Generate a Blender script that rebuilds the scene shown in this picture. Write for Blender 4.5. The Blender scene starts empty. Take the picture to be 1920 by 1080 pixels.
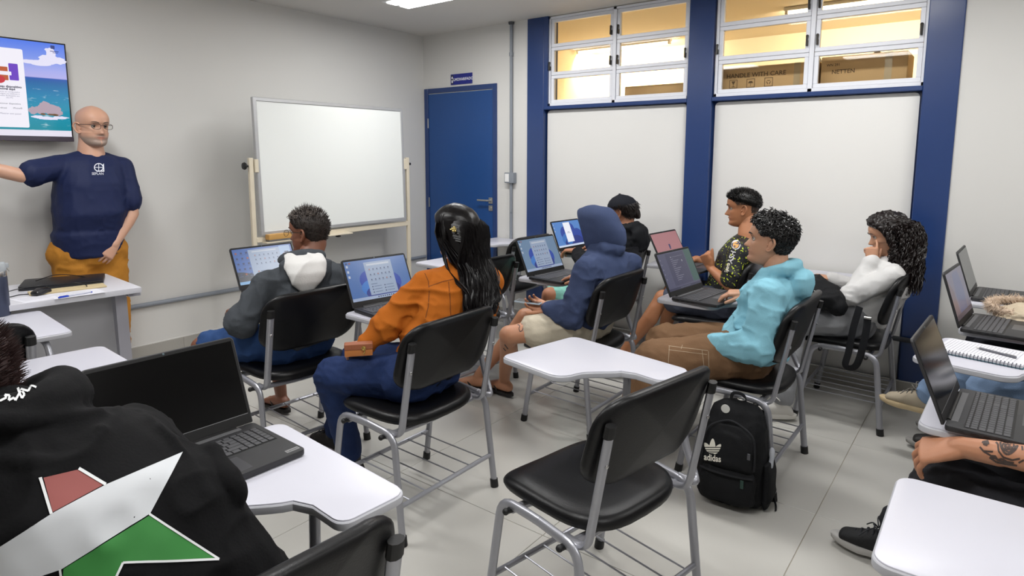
import bpy, bmesh, math, random
import numpy as np
from mathutils import Vector, Matrix, noise as mnoise
from mathutils.bvhtree import BVHTree

random.seed(7)
SC = bpy.context.scene
COL = SC.collection
rad = math.radians

# ---------------------------------------------------------------- camera
H = 1.45                      # camera height
FPX, YAW, PITCH, ROLL, PY0 = 1185.907, 0.91570577, 0.13181905, 0.0017677, 448.456
_fw = np.array([math.sin(YAW)*math.cos(PITCH), math.cos(YAW)*math.cos(PITCH), -math.sin(PITCH)])
_r0 = np.array([math.cos(YAW), -math.sin(YAW), 0.0])
_u0 = np.cross(_r0, _fw)
_r = math.cos(ROLL)*_r0 + math.sin(ROLL)*_u0
_u = -math.sin(ROLL)*_r0 + math.cos(ROLL)*_u0
cam = bpy.data.cameras.new('camera')
cam_ob = bpy.data.objects.new('camera', cam)
COL.objects.link(cam_ob)
cam.sensor_width = 36.0
cam.lens = 36.0*FPX/1920.0
cam.shift_y = -(540-PY0)/1920.0
cam.clip_start = 0.02
_m = Matrix.Identity(4)
for _i in range(3):
    _m[_i][0], _m[_i][1], _m[_i][2] = _r[_i], _u[_i], -_fw[_i]
_m[2][3] = H
cam_ob.matrix_world = _m
SC.camera = cam_ob

def ray(px, py):
    d = _fw + _r*(px-960)/FPX - _u*(py-PY0)/FPX
    return d/np.linalg.norm(d)
CAM0 = np.array([0, 0, H])
def on_z(px, py, z):
    d = ray(px, py); return Vector(CAM0 + d*(z-H)/d[2])
def on_x(px, py, x):
    d = ray(px, py); return Vector(CAM0 + d*x/d[0])
def on_y(px, py, y):
    d = ray(px, py); return Vector(CAM0 + d*y/d[1])

# ---------------------------------------------------------------- view, world, lamps
SC.view_settings.view_transform = 'Standard'
SC.view_settings.look = 'None'
SC.view_settings.gamma = 1.0
SC.view_settings.use_curve_mapping = False
SC.view_settings.exposure = 0.0
wd = bpy.data.worlds.new('world'); SC.world = wd
wd.use_nodes = True
wd.node_tree.nodes['Background'].inputs[0].default_value = (0.6, 0.68, 0.8, 1)
wd.node_tree.nodes['Background'].inputs[1].default_value = 0.15
LAMP_W = 21.5           # watts of each ceiling luminaire's light
STORE_W = 30.0          # storage room lamp
W, D, CEIL = 4.375, 4.425, 2.562      # right wall, front wall, ceiling
XL, YB = -1.7, -2.6                   # left wall, back wall

def area_light(name, loc, sx, sy, power, color, rot=(0, 0, 0), parent=None):
    l = bpy.data.lights.new(name, 'AREA'); l.shape = 'RECTANGLE'
    l.size, l.size_y, l.energy, l.color = sx, sy, power, color
    o = bpy.data.objects.new(name, l); COL.objects.link(o)
    o.location = loc; o.rotation_euler = rot
    if parent: o.parent = parent
    return o

# ---------------------------------------------------------------- materials
def lin(c):
    if isinstance(c, str):
        c = c.lstrip('#'); c = [int(c[i:i+2], 16)/255 for i in (0, 2, 4)]
    return tuple((v/12.92 if v <= .04045 else ((v+.055)/1.055)**2.4) for v in c)
MATS = {}
def P(name, base, rough=.5, metal=0., spec=.5, var=None, bump=None, emit=None, coat=0., sheen=0., alpha=1., attr=None, sss=0.):
    """procedural principled material; var=(scale, amount) mottles the colour, bump=(scale, strength)"""
    if name in MATS: return MATS[name]
    m = bpy.data.materials.new(name); m.use_nodes = True
    nt = m.node_tree; n = nt.nodes; L = nt.links
    b = n['Principled BSDF']
    c = lin(base)
    b.inputs['Base Color'].default_value = (*c, 1)
    b.inputs['Roughness'].default_value = rough
    b.inputs['Metallic'].default_value = metal
    b.inputs['Specular IOR Level'].default_value = spec
    b.inputs['Coat Weight'].default_value = coat
    b.inputs['Sheen Weight'].default_value = sheen
    if sss:
        b.inputs['Subsurface Weight'].default_value = sss
        b.inputs['Subsurface Radius'].default_value = (.01, .004, .002)
    tc = n.new('ShaderNodeTexCoord')
    src = None
    if var:
        nz = n.new('ShaderNodeTexNoise'); nz.inputs['Scale'].default_value = var[0]; nz.inputs['Detail'].default_value = 4
        L.new(tc.outputs['Object'], nz.inputs['Vector'])
        mx = n.new('ShaderNodeMix'); mx.data_type = 'RGBA'
        a = var[1]
        mx.inputs[6].default_value = (*[max(0, v*(1-a)) for v in c], 1)
        mx.inputs[7].default_value = (*[min(1, v*(1+a)) for v in c], 1)
        L.new(nz.outputs['Fac'], mx.inputs[0]); src = mx.outputs[2]
    if attr:
        at = n.new('ShaderNodeAttribute'); at.attribute_name = attr
        mu = n.new('ShaderNodeMix'); mu.data_type = 'RGBA'; mu.blend_type = 'MULTIPLY'
        mu.inputs[0].default_value = 1
        if src: L.new(src, mu.inputs[6])
        else: mu.inputs[6].default_value = (*c, 1)
        L.new(at.outputs['Color'], mu.inputs[7]); src = mu.outputs[2]
    if src: L.new(src, b.inputs['Base Color'])
    if bump:
        nb = n.new('ShaderNodeTexNoise'); nb.inputs['Scale'].default_value = bump[0]; nb.inputs['Detail'].default_value = 3
        L.new(tc.outputs['Object'], nb.inputs['Vector'])
        bp = n.new('ShaderNodeBump'); bp.inputs['Strength'].default_value = bump[1]; bp.inputs['Distance'].default_value = .004
        L.new(nb.outputs['Fac'], bp.inputs['Height']); L.new(bp.outputs['Normal'], b.inputs['Normal'])
    if emit:
        b.inputs['Emission Color'].default_value = (*lin(emit[0]), 1); b.inputs['Emission Strength'].default_value = emit[1]
    if alpha < 1: b.inputs['Alpha'].default_value = alpha
    MATS[name] = m
    return m
def SCR(name, col, s=.75):
    """lit display colour"""
    return P('display_'+name, '#050505', .25, emit=(col, s))
def glass_mat(name, tint, gloss=.06, rough=.02):
    if name in MATS: return MATS[name]
    m = bpy.data.materials.new(name); m.use_nodes = True
    nt = m.node_tree; nt.nodes.clear()
    o = nt.nodes.new('ShaderNodeOutputMaterial'); t = nt.nodes.new('ShaderNodeBsdfTransparent'); g = nt.nodes.new('ShaderNodeBsdfGlossy')
    f = nt.nodes.new('ShaderNodeLayerWeight'); f.inputs['Blend'].default_value = gloss*2
    mx = nt.nodes.new('ShaderNodeMixShader')
    t.inputs[0].default_value = (*lin(tint), 1); g.inputs['Roughness'].default_value = rough
    nt.links.new(f.outputs['Fresnel'], mx.inputs[0]); nt.links.new(t.outputs[0], mx.inputs[1]); nt.links.new(g.outputs[0], mx.inputs[2])
    nt.links.new(mx.outputs[0], o.inputs[0])
    MATS[name] = m; return m

# ---------------------------------------------------------------- mesh helpers
class MB:
    """collects shapes; build() makes ONE mesh object"""
    def __init__(s): s.v = []; s.f = []; s.mi = []
    def add(s, vs, fs, mi=0):
        o = len(s.v); s.v += [tuple(v) for v in vs]
        s.f += [tuple(i+o for i in f) for f in fs]; s.mi += [mi]*len(fs); return s
    def bm(s, bm, mi=0, mat=None):
        bm.verts.index_update()
        vs = [(mat @ v.co if mat else v.co) for v in bm.verts]
        s.add(vs, [[v.index for v in f.verts] for f in bm.faces], mi); bm.free(); return s
    def box(s, a, b, bev=0., seg=1, mi=0, mat=None):
        bm = bmesh.new(); bmesh.ops.create_cube(bm, size=1)
        for v in bm.verts:
            v.co = Vector([(a[i]+b[i])/2 + v.co[i]*(b[i]-a[i]) for i in range(3)])
        if bev: bmesh.ops.bevel(bm, geom=bm.edges[:]+bm.verts[:], offset=bev, segments=seg, profile=.7, affect='EDGES')
        return s.bm(bm, mi, mat)
    def tube(s, path, r, n=10, mi=0, ell=1., cap=True, up=None, closed=False):
        """sweep a circle (or ellipse: ell squeezes the second axis) along path; r number or list"""
        p = [Vector(q) for q in path]; N = len(p)
        rr = r if isinstance(r, (list, tuple)) else [r]*N
        t = []
        for i in range(N):
            if closed: d = p[(i+1) % N]-p[(i-1) % N]
            else: d = p[min(i+1, N-1)]-p[max(i-1, 0)]
            t.append(d.normalized() if d.length > 1e-9 else Vector((0, 0, 1)))
        a = Vector(up) if up else (Vector((0, 0, 1)) if abs(t[0].z) < .9 else Vector((0, 1, 0)))
        a = (a - t[0]*a.dot(t[0])).normalized()
        vs = []
        for i in range(N):
            a = (a - t[i]*a.dot(t[i]))
            a = a.normalized() if a.length > 1e-6 else t[i].orthogonal().normalized()
            b = t[i].cross(a)
            for k in range(n):
                th = 2*math.pi*k/n
                vs.append(p[i] + a*(math.cos(th)*rr[i]) + b*(math.sin(th)*rr[i]*ell))
        fs = []
        for i in range(N if closed else N-1):
            j = (i+1) % N
            for k in range(n):
                k2 = (k+1) % n
                fs.append((i*n+k, i*n+k2, j*n+k2, j*n+k))
        if cap and not closed:
            fs.append(tuple(range(n-1, -1, -1))); fs.append(tuple((N-1)*n+k for k in range(n)))
        return s.add(vs, fs, mi)
    def loft(s, rings, mi=0, cap=True):
        """rings: lists of equal numbers of points"""
        n = len(rings[0]); vs = [q for R in rings for q in R]; fs = []
        for i in range(len(rings)-1):
            for k in range(n):
                k2 = (k+1) % n
                fs.append((i*n+k, i*n+k2, (i+1)*n+k2, (i+1)*n+k))
        if cap:
            fs.append(tuple(range(n-1, -1, -1))); o = (len(rings)-1)*n; fs.append(tuple(o+k for k in range(n)))
        return s.add(vs, fs, mi)
    def lathe(s, prof, n=24, c=(0, 0, 0), mi=0, mat=None):
        rings = [[Vector((c[0]+max(r, 1e-4)*math.cos(2*math.pi*k/n), c[1]+max(r, 1e-4)*math.sin(2*math.pi*k/n), c[2]+z)) for k in range(n)] for r, z in prof]
        if mat: rings = [[mat @ q for q in R] for R in rings]
        return s.loft(rings, mi)
    def prism(s, poly, z0, z1, bev=0., seg=2, mi=0, mat=None):
        bm = bmesh.new()
        f = bm.faces.new([bm.verts.new((x, y, z0)) for x, y in poly])
        r = bmesh.ops.extrude_face_region(bm, geom=[f])
        for g in r['geom']:
            if isinstance(g, bmesh.types.BMVert): g.co.z = z1
        bmesh.ops.recalc_face_normals(bm, faces=bm.faces[:])
        if bev:
            ed = [e for e in bm.edges if abs(e.verts[0].co.z-e.verts[1].co.z) < 1e-6]
            bmesh.ops.bevel(bm, geom=ed, offset=bev, segments=seg, profile=.6, affect='EDGES')
        return s.bm(bm, mi, mat)
    def ball(s, c, r, mi=0, u=12, v=8, mat=None):
        if not hasattr(r, '__len__'): r = (r, r, r)
        bm = bmesh.new(); bmesh.ops.create_uvsphere(bm, u_segments=u, v_segments=v, radius=1)
        for q in bm.verts: q.co = Vector((c[0]+q.co.x*r[0], c[1]+q.co.y*r[1], c[2]+q.co.z*r[2]))
        return s.bm(bm, mi, mat)
    def disc(s, poly, mi=0):
        return s.add(poly, [tuple(range(len(poly)))], mi)
    def xform(s, m):
        s.v = [tuple(m @ Vector(v)) for v in s.v]; return s
    def mesh(s, name, mats, smooth=35):
        me = bpy.data.meshes.new(name); me.from_pydata(s.v, [], s.f)
        for m in (mats if isinstance(mats, (list, tuple)) else [mats]): me.materials.append(m)
        me.polygons.foreach_set('material_index', s.mi)
        if smooth:
            me.polygons.foreach_set('use_smooth', [True]*len(me.polygons))
            me.set_sharp_from_angle(angle=rad(smooth))
        me.update(); return me
    def build(s, name, mats, parent=None, smooth=35, loc=None, rot=None):
        return ob(name, s.mesh(name, mats, smooth), parent, loc, rot)
def ob(name, data, parent=None, loc=None, rot=None):
    o = bpy.data.objects.new(name, data); COL.objects.link(o)
    if parent: o.parent = parent
    if loc is not None: o.location = loc
    if rot is not None: o.rotation_euler = rot
    return o
def tag(o, label=None, cat=None, group=None, kind=None):
    for k, v in (('label', label), ('category', cat), ('group', group), ('kind', kind)):
        if v: o[k] = v
    return o
def thing(name, label, cat, loc=(0, 0, 0), rz=0., group=None):
    return tag(ob(name, None, None, loc, (0, 0, rz)), label, cat, group)
def struct(o): o['kind'] = 'structure'; return o
def copy_tree(o, parent=None):
    c = o.copy(); COL.objects.link(c)
    if parent: c.parent = parent
    for ch in list(o.children): copy_tree(ch, c)
    return c
def rrect(x0, y0, x1, y1, r, n=5):
    """rounded rectangle; r number or 4 radii (x0y0, x1y0, x1y1, x0y1)"""
    rr = r if hasattr(r, '__len__') else [r]*4
    out = []
    for (cx, cy, a0, q) in ((x0+rr[0], y0+rr[0], 180, rr[0]), (x1-rr[1], y0+rr[1], 270, rr[1]), (x1-rr[2], y1-rr[2], 0, rr[2]), (x0+rr[3], y1-rr[3], 90, rr[3])):
        for k in range(n+1):
            a = rad(a0+90*k/n); out.append((cx+q*math.cos(a), cy+q*math.sin(a)))
    return out
def fillet(path, rads, n=5):
    """round the corners of a 3-D polyline"""
    p = [Vector(q) for q in path]; out = [p[0]]
    for i in range(1, len(p)-1):
        r = rads[i-1] if hasattr(rads, '__len__') else rads
        a, b = (p[i-1]-p[i]), (p[i+1]-p[i]); d = min(r, a.length*.49, b.length*.49)
        A, B = p[i]+a.normalized()*d, p[i]+b.normalized()*d
        for k in range(n+1):
            t = k/n; out.append(A*(1-t)**2 + p[i]*2*t*(1-t) + B*t*t)
    out.append(p[-1]); return out
def curve(pts, n=6):
    """Catmull-Rom through points"""
    p = [Vector(q) for q in pts]; p = [p[0]*2-p[1]]+p+[p[-1]*2-p[-2]]; out = []
    for i in range(1, len(p)-2):
        for k in range(n):
            t = k/n; a, b, c, d = p[i-1:i+3]
            out.append(.5*((2*b)+(c-a)*t+(2*a-5*b+4*c-d)*t*t+(3*b-a-3*c+d)*t**3))
    out.append(p[-2]); return out
def text_mesh(body, size, align='CENTER', extrude=0., shear=0., bold=0.):
    c = bpy.data.curves.new('txt', 'FONT'); c.body = body; c.size = size; c.align_x = align; c.align_y = 'CENTER'
    c.extrude = extrude; c.shear = shear; c.offset = bold; c.resolution_u = 3
    o = bpy.data.objects.new('txt', c); COL.objects.link(o)
    me = bpy.data.meshes.new_from_object(o.evaluated_get(bpy.context.evaluated_depsgraph_get()))
    vs = [v.co.copy() for v in me.vertices]; fs = [tuple(p.vertices) for p in me.polygons]
    bpy.data.objects.remove(o); bpy.data.curves.remove(c); bpy.data.meshes.remove(me)
    return vs, fs
# ================================================================ the room
M_WALL = P('wall_paint', '#d4d3d0', .6, var=(1.2, .025), bump=(90, .05))
M_WHITEP = P('panel_paint', '#dbdad7', .45, var=(1.5, .02), bump=(60, .06))
M_CEIL = P('ceiling_paint', '#d8d5d0', .75, var=(1., .02))
M_BLUE = P('blue_gloss_paint', '#243c6e', .27, var=(3, .08), bump=(14, .12))
M_DOORB = P('blue_door_laminate', '#184683', .38, var=(40, .06), bump=(120, .08))
M_TILE = P('porcelain_tile', '#c3c1bb', .22, var=(2.2, .05), bump=(6, .015))
M_GROUT = P('floor_grout', '#b3a996', .8, var=(8, .15))
M_SKIRT = P('skirting_tile', '#a5a29c', .3, var=(3, .05))
M_ALU = P('white_aluminium', '#e3e5ec', .35)
M_GREYPVC = P('grey_conduit', '#848a93', .45)
M_METAL = P('brushed_metal', '#b9b8b5', .3, .9)
M_BLACKP = P('black_plastic', '#131315', .4)
M_WHITEPL = P('white_plastic', '#e6e6e6', .4)

# floor: grout bed + tiles of 0.8 m, joints through (2.669, 0.49)
fl = struct(MB().box((XL-.15, YB-.15, -.2), (W+.2, D+.2, -.004)).build('floor', M_GROUT, smooth=0))
TS, X0, Y0 = .80, 2.669-.8*6, .485-.8*4
tile_me = MB().box((.0012, .0012, -.02), (TS-.0012, TS-.0012, 0), .0012).mesh('tile', M_TILE)
def clip_tile(x0, y0, x1, y1):
    return MB().box((x0+.0012, y0+.0012, -.02), (x1-.0012, y1-.0012, 0), .0012).mesh('tile', M_TILE)
for i in range(-1, 12):
    for j in range(-1, 12):
        x, y = X0+i*TS, Y0+j*TS
        a, b, c, d = max(x, XL), max(y, YB), min(x+TS, W), min(y+TS, D)
        if c-a < .03 or d-b < .03: continue
        if (a, b, c, d) == (x, y, x+TS, y+TS): ob('tile', tile_me, fl, (x, y, 0))
        else: ob('tile', clip_tile(a, b, c, d), fl)
struct(MB().box((XL-.15, YB-.15, CEIL), (W+.02, D+.15, CEIL+.12)).build('ceiling', M_CEIL, smooth=0))
struct(MB().box((XL-.15, D, -.02), (W+.15, D+.15, CEIL)).build('wall_front', M_WALL, smooth=0))
struct(MB().box((XL-.15, YB-.15, -.02), (XL, D, CEIL)).build('wall_left', M_WALL, smooth=0))
struct(MB().box((XL, YB-.15, -.02), (W+.15, YB, CEIL)).build('wall_back', M_WALL, smooth=0))
# right wall: door part, panels under the windows, far part
C1, C2, C3 = (3.03, 3.197), (1.622, 1.80), (.222, .393)     # blue columns (y ranges)
WT = .14
SK = .10
wr = MB()
wr.box((W, C1[1], -.02), (W+WT, D, CEIL))
wr.box((W, YB, -.02), (W+WT, C3[0], CEIL))
wr = struct(wr.build('wall_right', M_WALL, smooth=0))
def column(n, y0, y1):
    m = MB().box((W-.012, y0, SK), (W+WT, y1, CEIL), .004)
    return struct(m.build('trim_%d' % n, M_BLUE))
for n, c in enumerate((C1, C2, C3)): column(n+1, *c)
for n, (y0, y1) in enumerate(((C2[1], C1[0]), (C3[1], C2[0]))):
    b = MB().box((W+.055, y0, -.02), (W+WT, y1, 1.846)).build('wall_panel_back' if 0 else 'wall_infill_%d' % (n+1), M_BLUE, smooth=0); struct(b)
    pl = MB()
    poly = rrect(y0+.012, SK*.9, y1-.012, 1.818, (.004, .004, .03, .03))
    pl.prism([(y, z) for y, z in poly], 0, .022, .004, 2)
    mt = Matrix(((0, 0, -1, W+.056), (1, 0, 0, 0), (0, 1, 0, 0), (0, 0, 0, 1)))
    pl.xform(mt).build('infill_panel', M_WHITEP, b)
    tr = MB().box((W-.012, y0, 1.822), (W+WT, y1, 1.85), .004).build('trim_%d' % (4+n), M_BLUE); struct(tr)
# skirting tiles
def skirting(name, axis, at, lo, hi, h, joints, face):
    root = None
    pts = [lo]+[j for j in joints if lo < j < hi]+[hi]
    if axis == 'y':
        root = struct(MB().box((at-(.009 if face < 0 else 0), lo, 0), (at+(.009 if face > 0 else 0), hi, h)).build(name, M_WHITEP, smooth=0))
    else:
        root = struct(MB().box((lo, at-(.009 if face < 0 else 0), 0), (hi, at+(.009 if face > 0 else 0), h)).build(name, M_WHITEP, smooth=0))
    for a, b in zip(pts[:-1], pts[1:]):
        t0, t1 = sorted((at, at+face*.013))
        m = MB().box((t0, a+.001, .001), (t1, b-.001, h-.006), .0012) if axis == 'y' else MB().box((a+.001, t0, .001), (b-.001, t1, h-.006), .0012)
        m.build('skirting_tile', M_SKIRT, root)
J = lambda o: [o+.8*k for k in range(-8, 9)]
skirting('baseboard_right', 'y', W, YB, 3.52, SK, J(2.092), -1)
skirting('baseboard_front', 'x', D, XL, W, .2, J(1.995), -1)
skirting('baseboard_left', 'y', XL, YB, D, .1, J(.4), 1)
skirting('baseboard_back', 'x', YB, XL, W, .1, J(.3), 1)
# ---- blue door
dr = struct(MB().box((W-.012, 3.526, 0), (W+.03, 3.57, 2.07), .002).box((W-.012, 4.362, 0), (W+.03, 4.41, 2.07), .002).box((W-.012, 3.57, 2.026), (W+.03, 4.362, 2.07), .002).build('door_1', M_BLUE))
lf = MB().box((W-.006, 3.574, .006), (W+.03, 4.358, 2.019), .0012).build('door_leaf', M_DOORB, dr)
hd = MB()
hd.box((W-.014, 3.573, 1.02), (W-.006, 3.618, 1.075), .003)
hd.tube(fillet([(W-.008, 3.596, 1.05), (W-.052, 3.596, 1.05), (W-.052, 3.716, 1.05)], .015), .0085, 10)
hd.build('door_handle', M_METAL, lf)
MB().box((W-.014, 3.573, .955), (W-.006, 3.618, 1.005), .003).tube([(W-.006, 3.596, .98), (W-.022, 3.596, .98)], .012, 14).build('door_lock', M_METAL, lf)
for z in (.3, 1.0, 1.75):
    MB().tube([(W-.014, 4.36, z-.045), (W-.014, 4.36, z+.045)], .006, 8).build('hinge', M_METAL, dr)
# sign above the door
M_SIGNB = P('sign_blue', '#1b2582', .35)
M_SIGNW = P('sign_white', '#e8e9f2', .5)
sg = tag(MB().box((W-.008, 3.809, 2.088), (W, 4.068, 2.182), .001).build('door_sign', M_SIGNB), 'small dark blue storeroom sign with white capitals above the blue door', 'sign')
def wall_text(s, size, y, z, x, mirror=1, bold=.0):
    vs, fs = text_mesh(s, size, bold=bold)
    return MB().add([(x, y-v.x, z+v.y) for v in vs], [tuple(reversed(f)) for f in fs])
wall_text('ALMOXARIFADO', .034, 3.925, 2.132, W-.0092, bold=.0009).build('sign_lettering', M_SIGNW, sg, smooth=0)
em = MB().box((W-.0095, 4.034, 2.096), (W-.008, 4.060, 2.174))
em.build('sign_strip', P('sign_strip', '#2a2c38', .4), sg)
MB().disc([(W-.0099, 4.047+.009*math.cos(a), 2.15+.012*math.sin(a)) for a in [k*math.pi/4 for k in range(8)]]).disc([(W-.0099, 4.055, 2.105), (W-.0099, 4.039, 2.105), (W-.0099, 4.039, 2.13), (W-.0099, 4.055, 2.13)]).build('sign_emblem', M_SIGNW, sg, smooth=0)
# vertical conduit and switch
cv = thing('wall_conduit', 'vertical grey conduit pipe with switch box between blue door and first blue column', 'conduit', (W, 3.36, 0))
MB().tube([(-.016, 0, .95), (-.016, 0, 1.215)], .0135, 12).tube([(-.016, 0, .1), (-.016, 0, .96)], .0135, 12).build('lower_pipe', M_GREYPVC, cv)
MB().tube([(-.016, 0, 1.30), (-.016, 0, CEIL)], .0135, 12).build('upper_pipe', M_GREYPVC, cv)
MB().lathe([(.014, 0), (.018, .002), (.018, .03), (.014, .032)], 14, (-.016, 0, 2.28)).build('pipe_coupling', M_GREYPVC, cv)
MB().lathe([(.016, 0), (.024, .004), (.026, .022)], 14, (-.016, 0, CEIL-.024)).build('ceiling_collar', P('dark_grey', '#4a4c50', .5), cv)
sb = MB().box((-.046, -.048, 1.212), (0, .052, 1.302), .006, 2).build('switch_box', M_GREYPVC, cv)
MB().box((-.050, -.0, 1.222), (-.045, .044, 1.292), .002).build('switch_plate', M_WHITEPL, sb)
# horizontal conduits, front wall and right wall
hc = tag(MB().tube([(.2, D-.018, .466), (W-.03, D-.018, .466)], .0155, 12).build('floor_conduit', M_GREYPVC), 'long grey conduit running low along the whiteboard wall', 'conduit')
hc2 = tag(MB().tube([(W-.03, .30, .36), (W-.03, .62, .36)], .0155, 12).build('floor_conduit', P('dark_conduit', '#3c3f45', .5)), 'short dark grey conduit low on the window wall beside the last blue column', 'conduit')

# ---- windows
M_GLASS = glass_mat('window_glass', '#fbf8f2', .1)
def window(n, y0, y1, z0, z1, open_tilt):
    """y1 > y0; white aluminium frame, two columns of pivoting sashes"""
    fx0, fx1 = W+.01, W+.07
    fr = MB()
    for (a, b, c, d) in ((y0, y1, z0, z0+.022), (y0, y1, z1-.018, z1), (y0, y0+.018, z0, z1), (y1-.018, y1, z0, z1)):
        fr.box((fx0, a, c), (fx1, b, d), .002)
    ym = (y0+y1)/2
    fr.box((fx0, ym-.014, z0), (fx1, ym+.014, z1), .002)
    root = struct(fr.build('window_%d' % n, M_ALU))
    rows = 3
    hh = (z1-.018-(z0+.022))/rows
    for (a, b) in ((y0+.02, ym-.016), (ym+.016, y1-.02)):
        for k in range(rows):
            c, d = z0+.022+hh*k+.001, z0+.022+hh*(k+1)-.001
            s = MB(); e = .026
            for (p, q, u, v) in ((a, b, c, c+e), (a, b, d-e, d), (a, a+e, c+e, d-e), (b-e, b, c+e, d-e)):
                s.box((W+.018, p, u), (W+.05, q, v), .0025)
            so = s.build('sash', M_ALU, root)
            MB().box((W+.032, a+e-.004, c+e-.004), (W+.036, b-e+.004, d-e+.004)).build('pane', M_GLASS, so, smooth=0)
    for (yy, kk) in ((ym+.030, 1), (ym-.030, 1), (ym+.03, 2), (ym-.03, 2), (y0+.035, 1), (y1-.012, 1)):
        zz = z0+.022+hh*kk+.07
        MB().box((W-.002, yy-.006, zz-.03), (W+.02, yy+.006, zz+.005), .002).tube([(W+.004, yy, zz+.03), (W-.004, yy, zz-.03)], [.008, .005], 8).ball((W+.004, yy, zz+.03), .009, 0, 8, 6).build('latch', P('latch_dark', '#33302c', .4, .4), root)
    return root
window(1, C2[1]-.004, C1[0]-.035, 1.851, CEIL-.004, 0)
window(2, C3[1]-.004, C2[0]-.008, 1.851, CEIL-.004, 0)
MB_ = MB().box((W-.008, C1[0]-.037, 1.85), (W+WT, C1[0], CEIL)).build('trim_6', M_BLUE); struct(MB_)

# ---- storage room seen through the windows
M_STORE = P('store_paint', '#eadfc8', .7, var=(1.5, .04))
SX1, SY0, SY1, SZ1 = W+2.5, -.6, 4.0, 2.66
st = struct(MB().box((SX1, SY0, 0), (SX1+.1, SY1, SZ1)).box((W+WT, SY0-.1, 0), (SX1+.1, SY0, SZ1)).box((W+WT, SY1, 0), (SX1+.1, SY1+.1, SZ1)).build('wall_storeroom', M_STORE, smooth=0))
struct(MB().box((W+.02, SY0-.1, SZ1), (SX1+.1, SY1+.1, SZ1+.1)).box((W+.02, SY0-.1, CEIL+.0), (W+WT, SY1+.1, SZ1)).build('ceiling_storeroom', M_STORE, smooth=0))
struct(MB().box((W+.12, SY0-.1, -.2), (SX1+.1, SY1+.1, 0)).build('floor_storeroom', M_GROUT, smooth=0))
def tube_lamp(loc, rz, label, watts, L=1.2, color=(1, .87, .67), es=8):
    t = thing('tube_lamp', label, 'lamp', loc, rz, None)
    MB().box((-.03, -L/2, -.03), (.03, L/2, 0), .006).build('lamp_housing', M_WHITEPL, t)
    MB().tube([(0, -L/2+.02, -.045), (0, L/2-.02, -.045)], .015, 12).build('lamp_tube', P('warm_tube', '#ffffff', .4, emit=('#fff0d0', es)), t)
    for s in (-1, 1): MB().box((-.02, s*(L/2-.02)-.012, -.06), (.02, s*(L/2-.02)+.012, 0), .004).build('lamp_holder', M_WHITEPL, t)
    area_light('tube_glow', (.03, 0, -.06), .05, L-.05, watts, color, (0, rad(-50), 0), t)
    return t
_a, _b = on_z(1077, 97, SZ1-.045), on_z(1260, 83, SZ1-.045)
tube_lamp(((_a.x+_b.x)/2, (_a.y+_b.y)/2, SZ1), 0, 'bare white tube lamp on the storeroom ceiling seen through the window nearest the door', STORE_W, 1.15)
tube_lamp((W+1.3, .95, SZ1), 0, 'bare white tube lamp on the storeroom ceiling seen through the window nearest the curly-haired woman', STORE_W*1.4, 1.15)
M_CARD = P('cardboard', '#dcc096', .75, var=(5, .08), bump=(30, .1))
M_TAPE = P('clear_tape', '#c9bda4', .15)
M_INK = P('box_ink', '#6e5c48', .7)
M_SHELF = P('shelf_metal', '#8d8f92', .45, .3)
sh = thing('storage_shelf', 'grey metal storage shelf behind the windows carrying cardboard boxes', 'shelf', (W+.42, 1.5, 0))
MB().box((-.24, -1.2, 1.80), (.24, 1.2, 1.83), .003).build('shelf_board', M_SHELF, sh)
MB().box((-.24, -1.2, 1.0), (.24, 1.2, 1.03), .003).build('shelf_board', M_SHELF, sh)
for sx in (-1, 1):
    for sy in (-1, 0, 1): MB().box((sx*.22-.018, sy*1.18-.018, 0), (sx*.22+.018, sy*1.18+.018, 1.8), .002).build('post', M_SHELF, sh)
def carton(label, y0, y1, z1, depth=.3, x0=W+.21, z0=1.831, tape=None, rz=0):
    t = thing('cardboard_box', label, 'box', (x0+depth/2, (y0+y1)/2, z0), rz, 'cartons on the storeroom shelf')
    h, l = z1-z0, (y1-y0)/2
    b = MB().box((-depth/2, -l, 0), (depth/2, l, h), .004).build('carton_body', M_CARD, t)
    MB().box((-.025, -l-.001, h), (.025, l+.001, h+.0012)).build('tape', M_TAPE, b)
    for yy in (tape or []): MB().box((-depth/2-.001, yy-.02, 0), (-depth/2, yy+.02, h+.001)).build('tape', M_TAPE, b)
    return t, b, depth, h, l
t, b, dp, h, l = carton('long cardboard carton printed HANDLE WITH CARE on the storeroom shelf', 1.0, 1.66, 2.065, tape=[-.2])
def carton_text(s, size, y, z, b, dp):
    vs, fs = text_mesh(s, size, bold=.0006)
    MB().add([(-dp/2-.0012, y-v.x, z+v.y) for v in vs], [tuple(reversed(f)) for f in fs]).build('box_lettering', M_INK, b, smooth=0)
carton_text('HANDLE WITH CARE', .042, .07, .175, b, dp)
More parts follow.
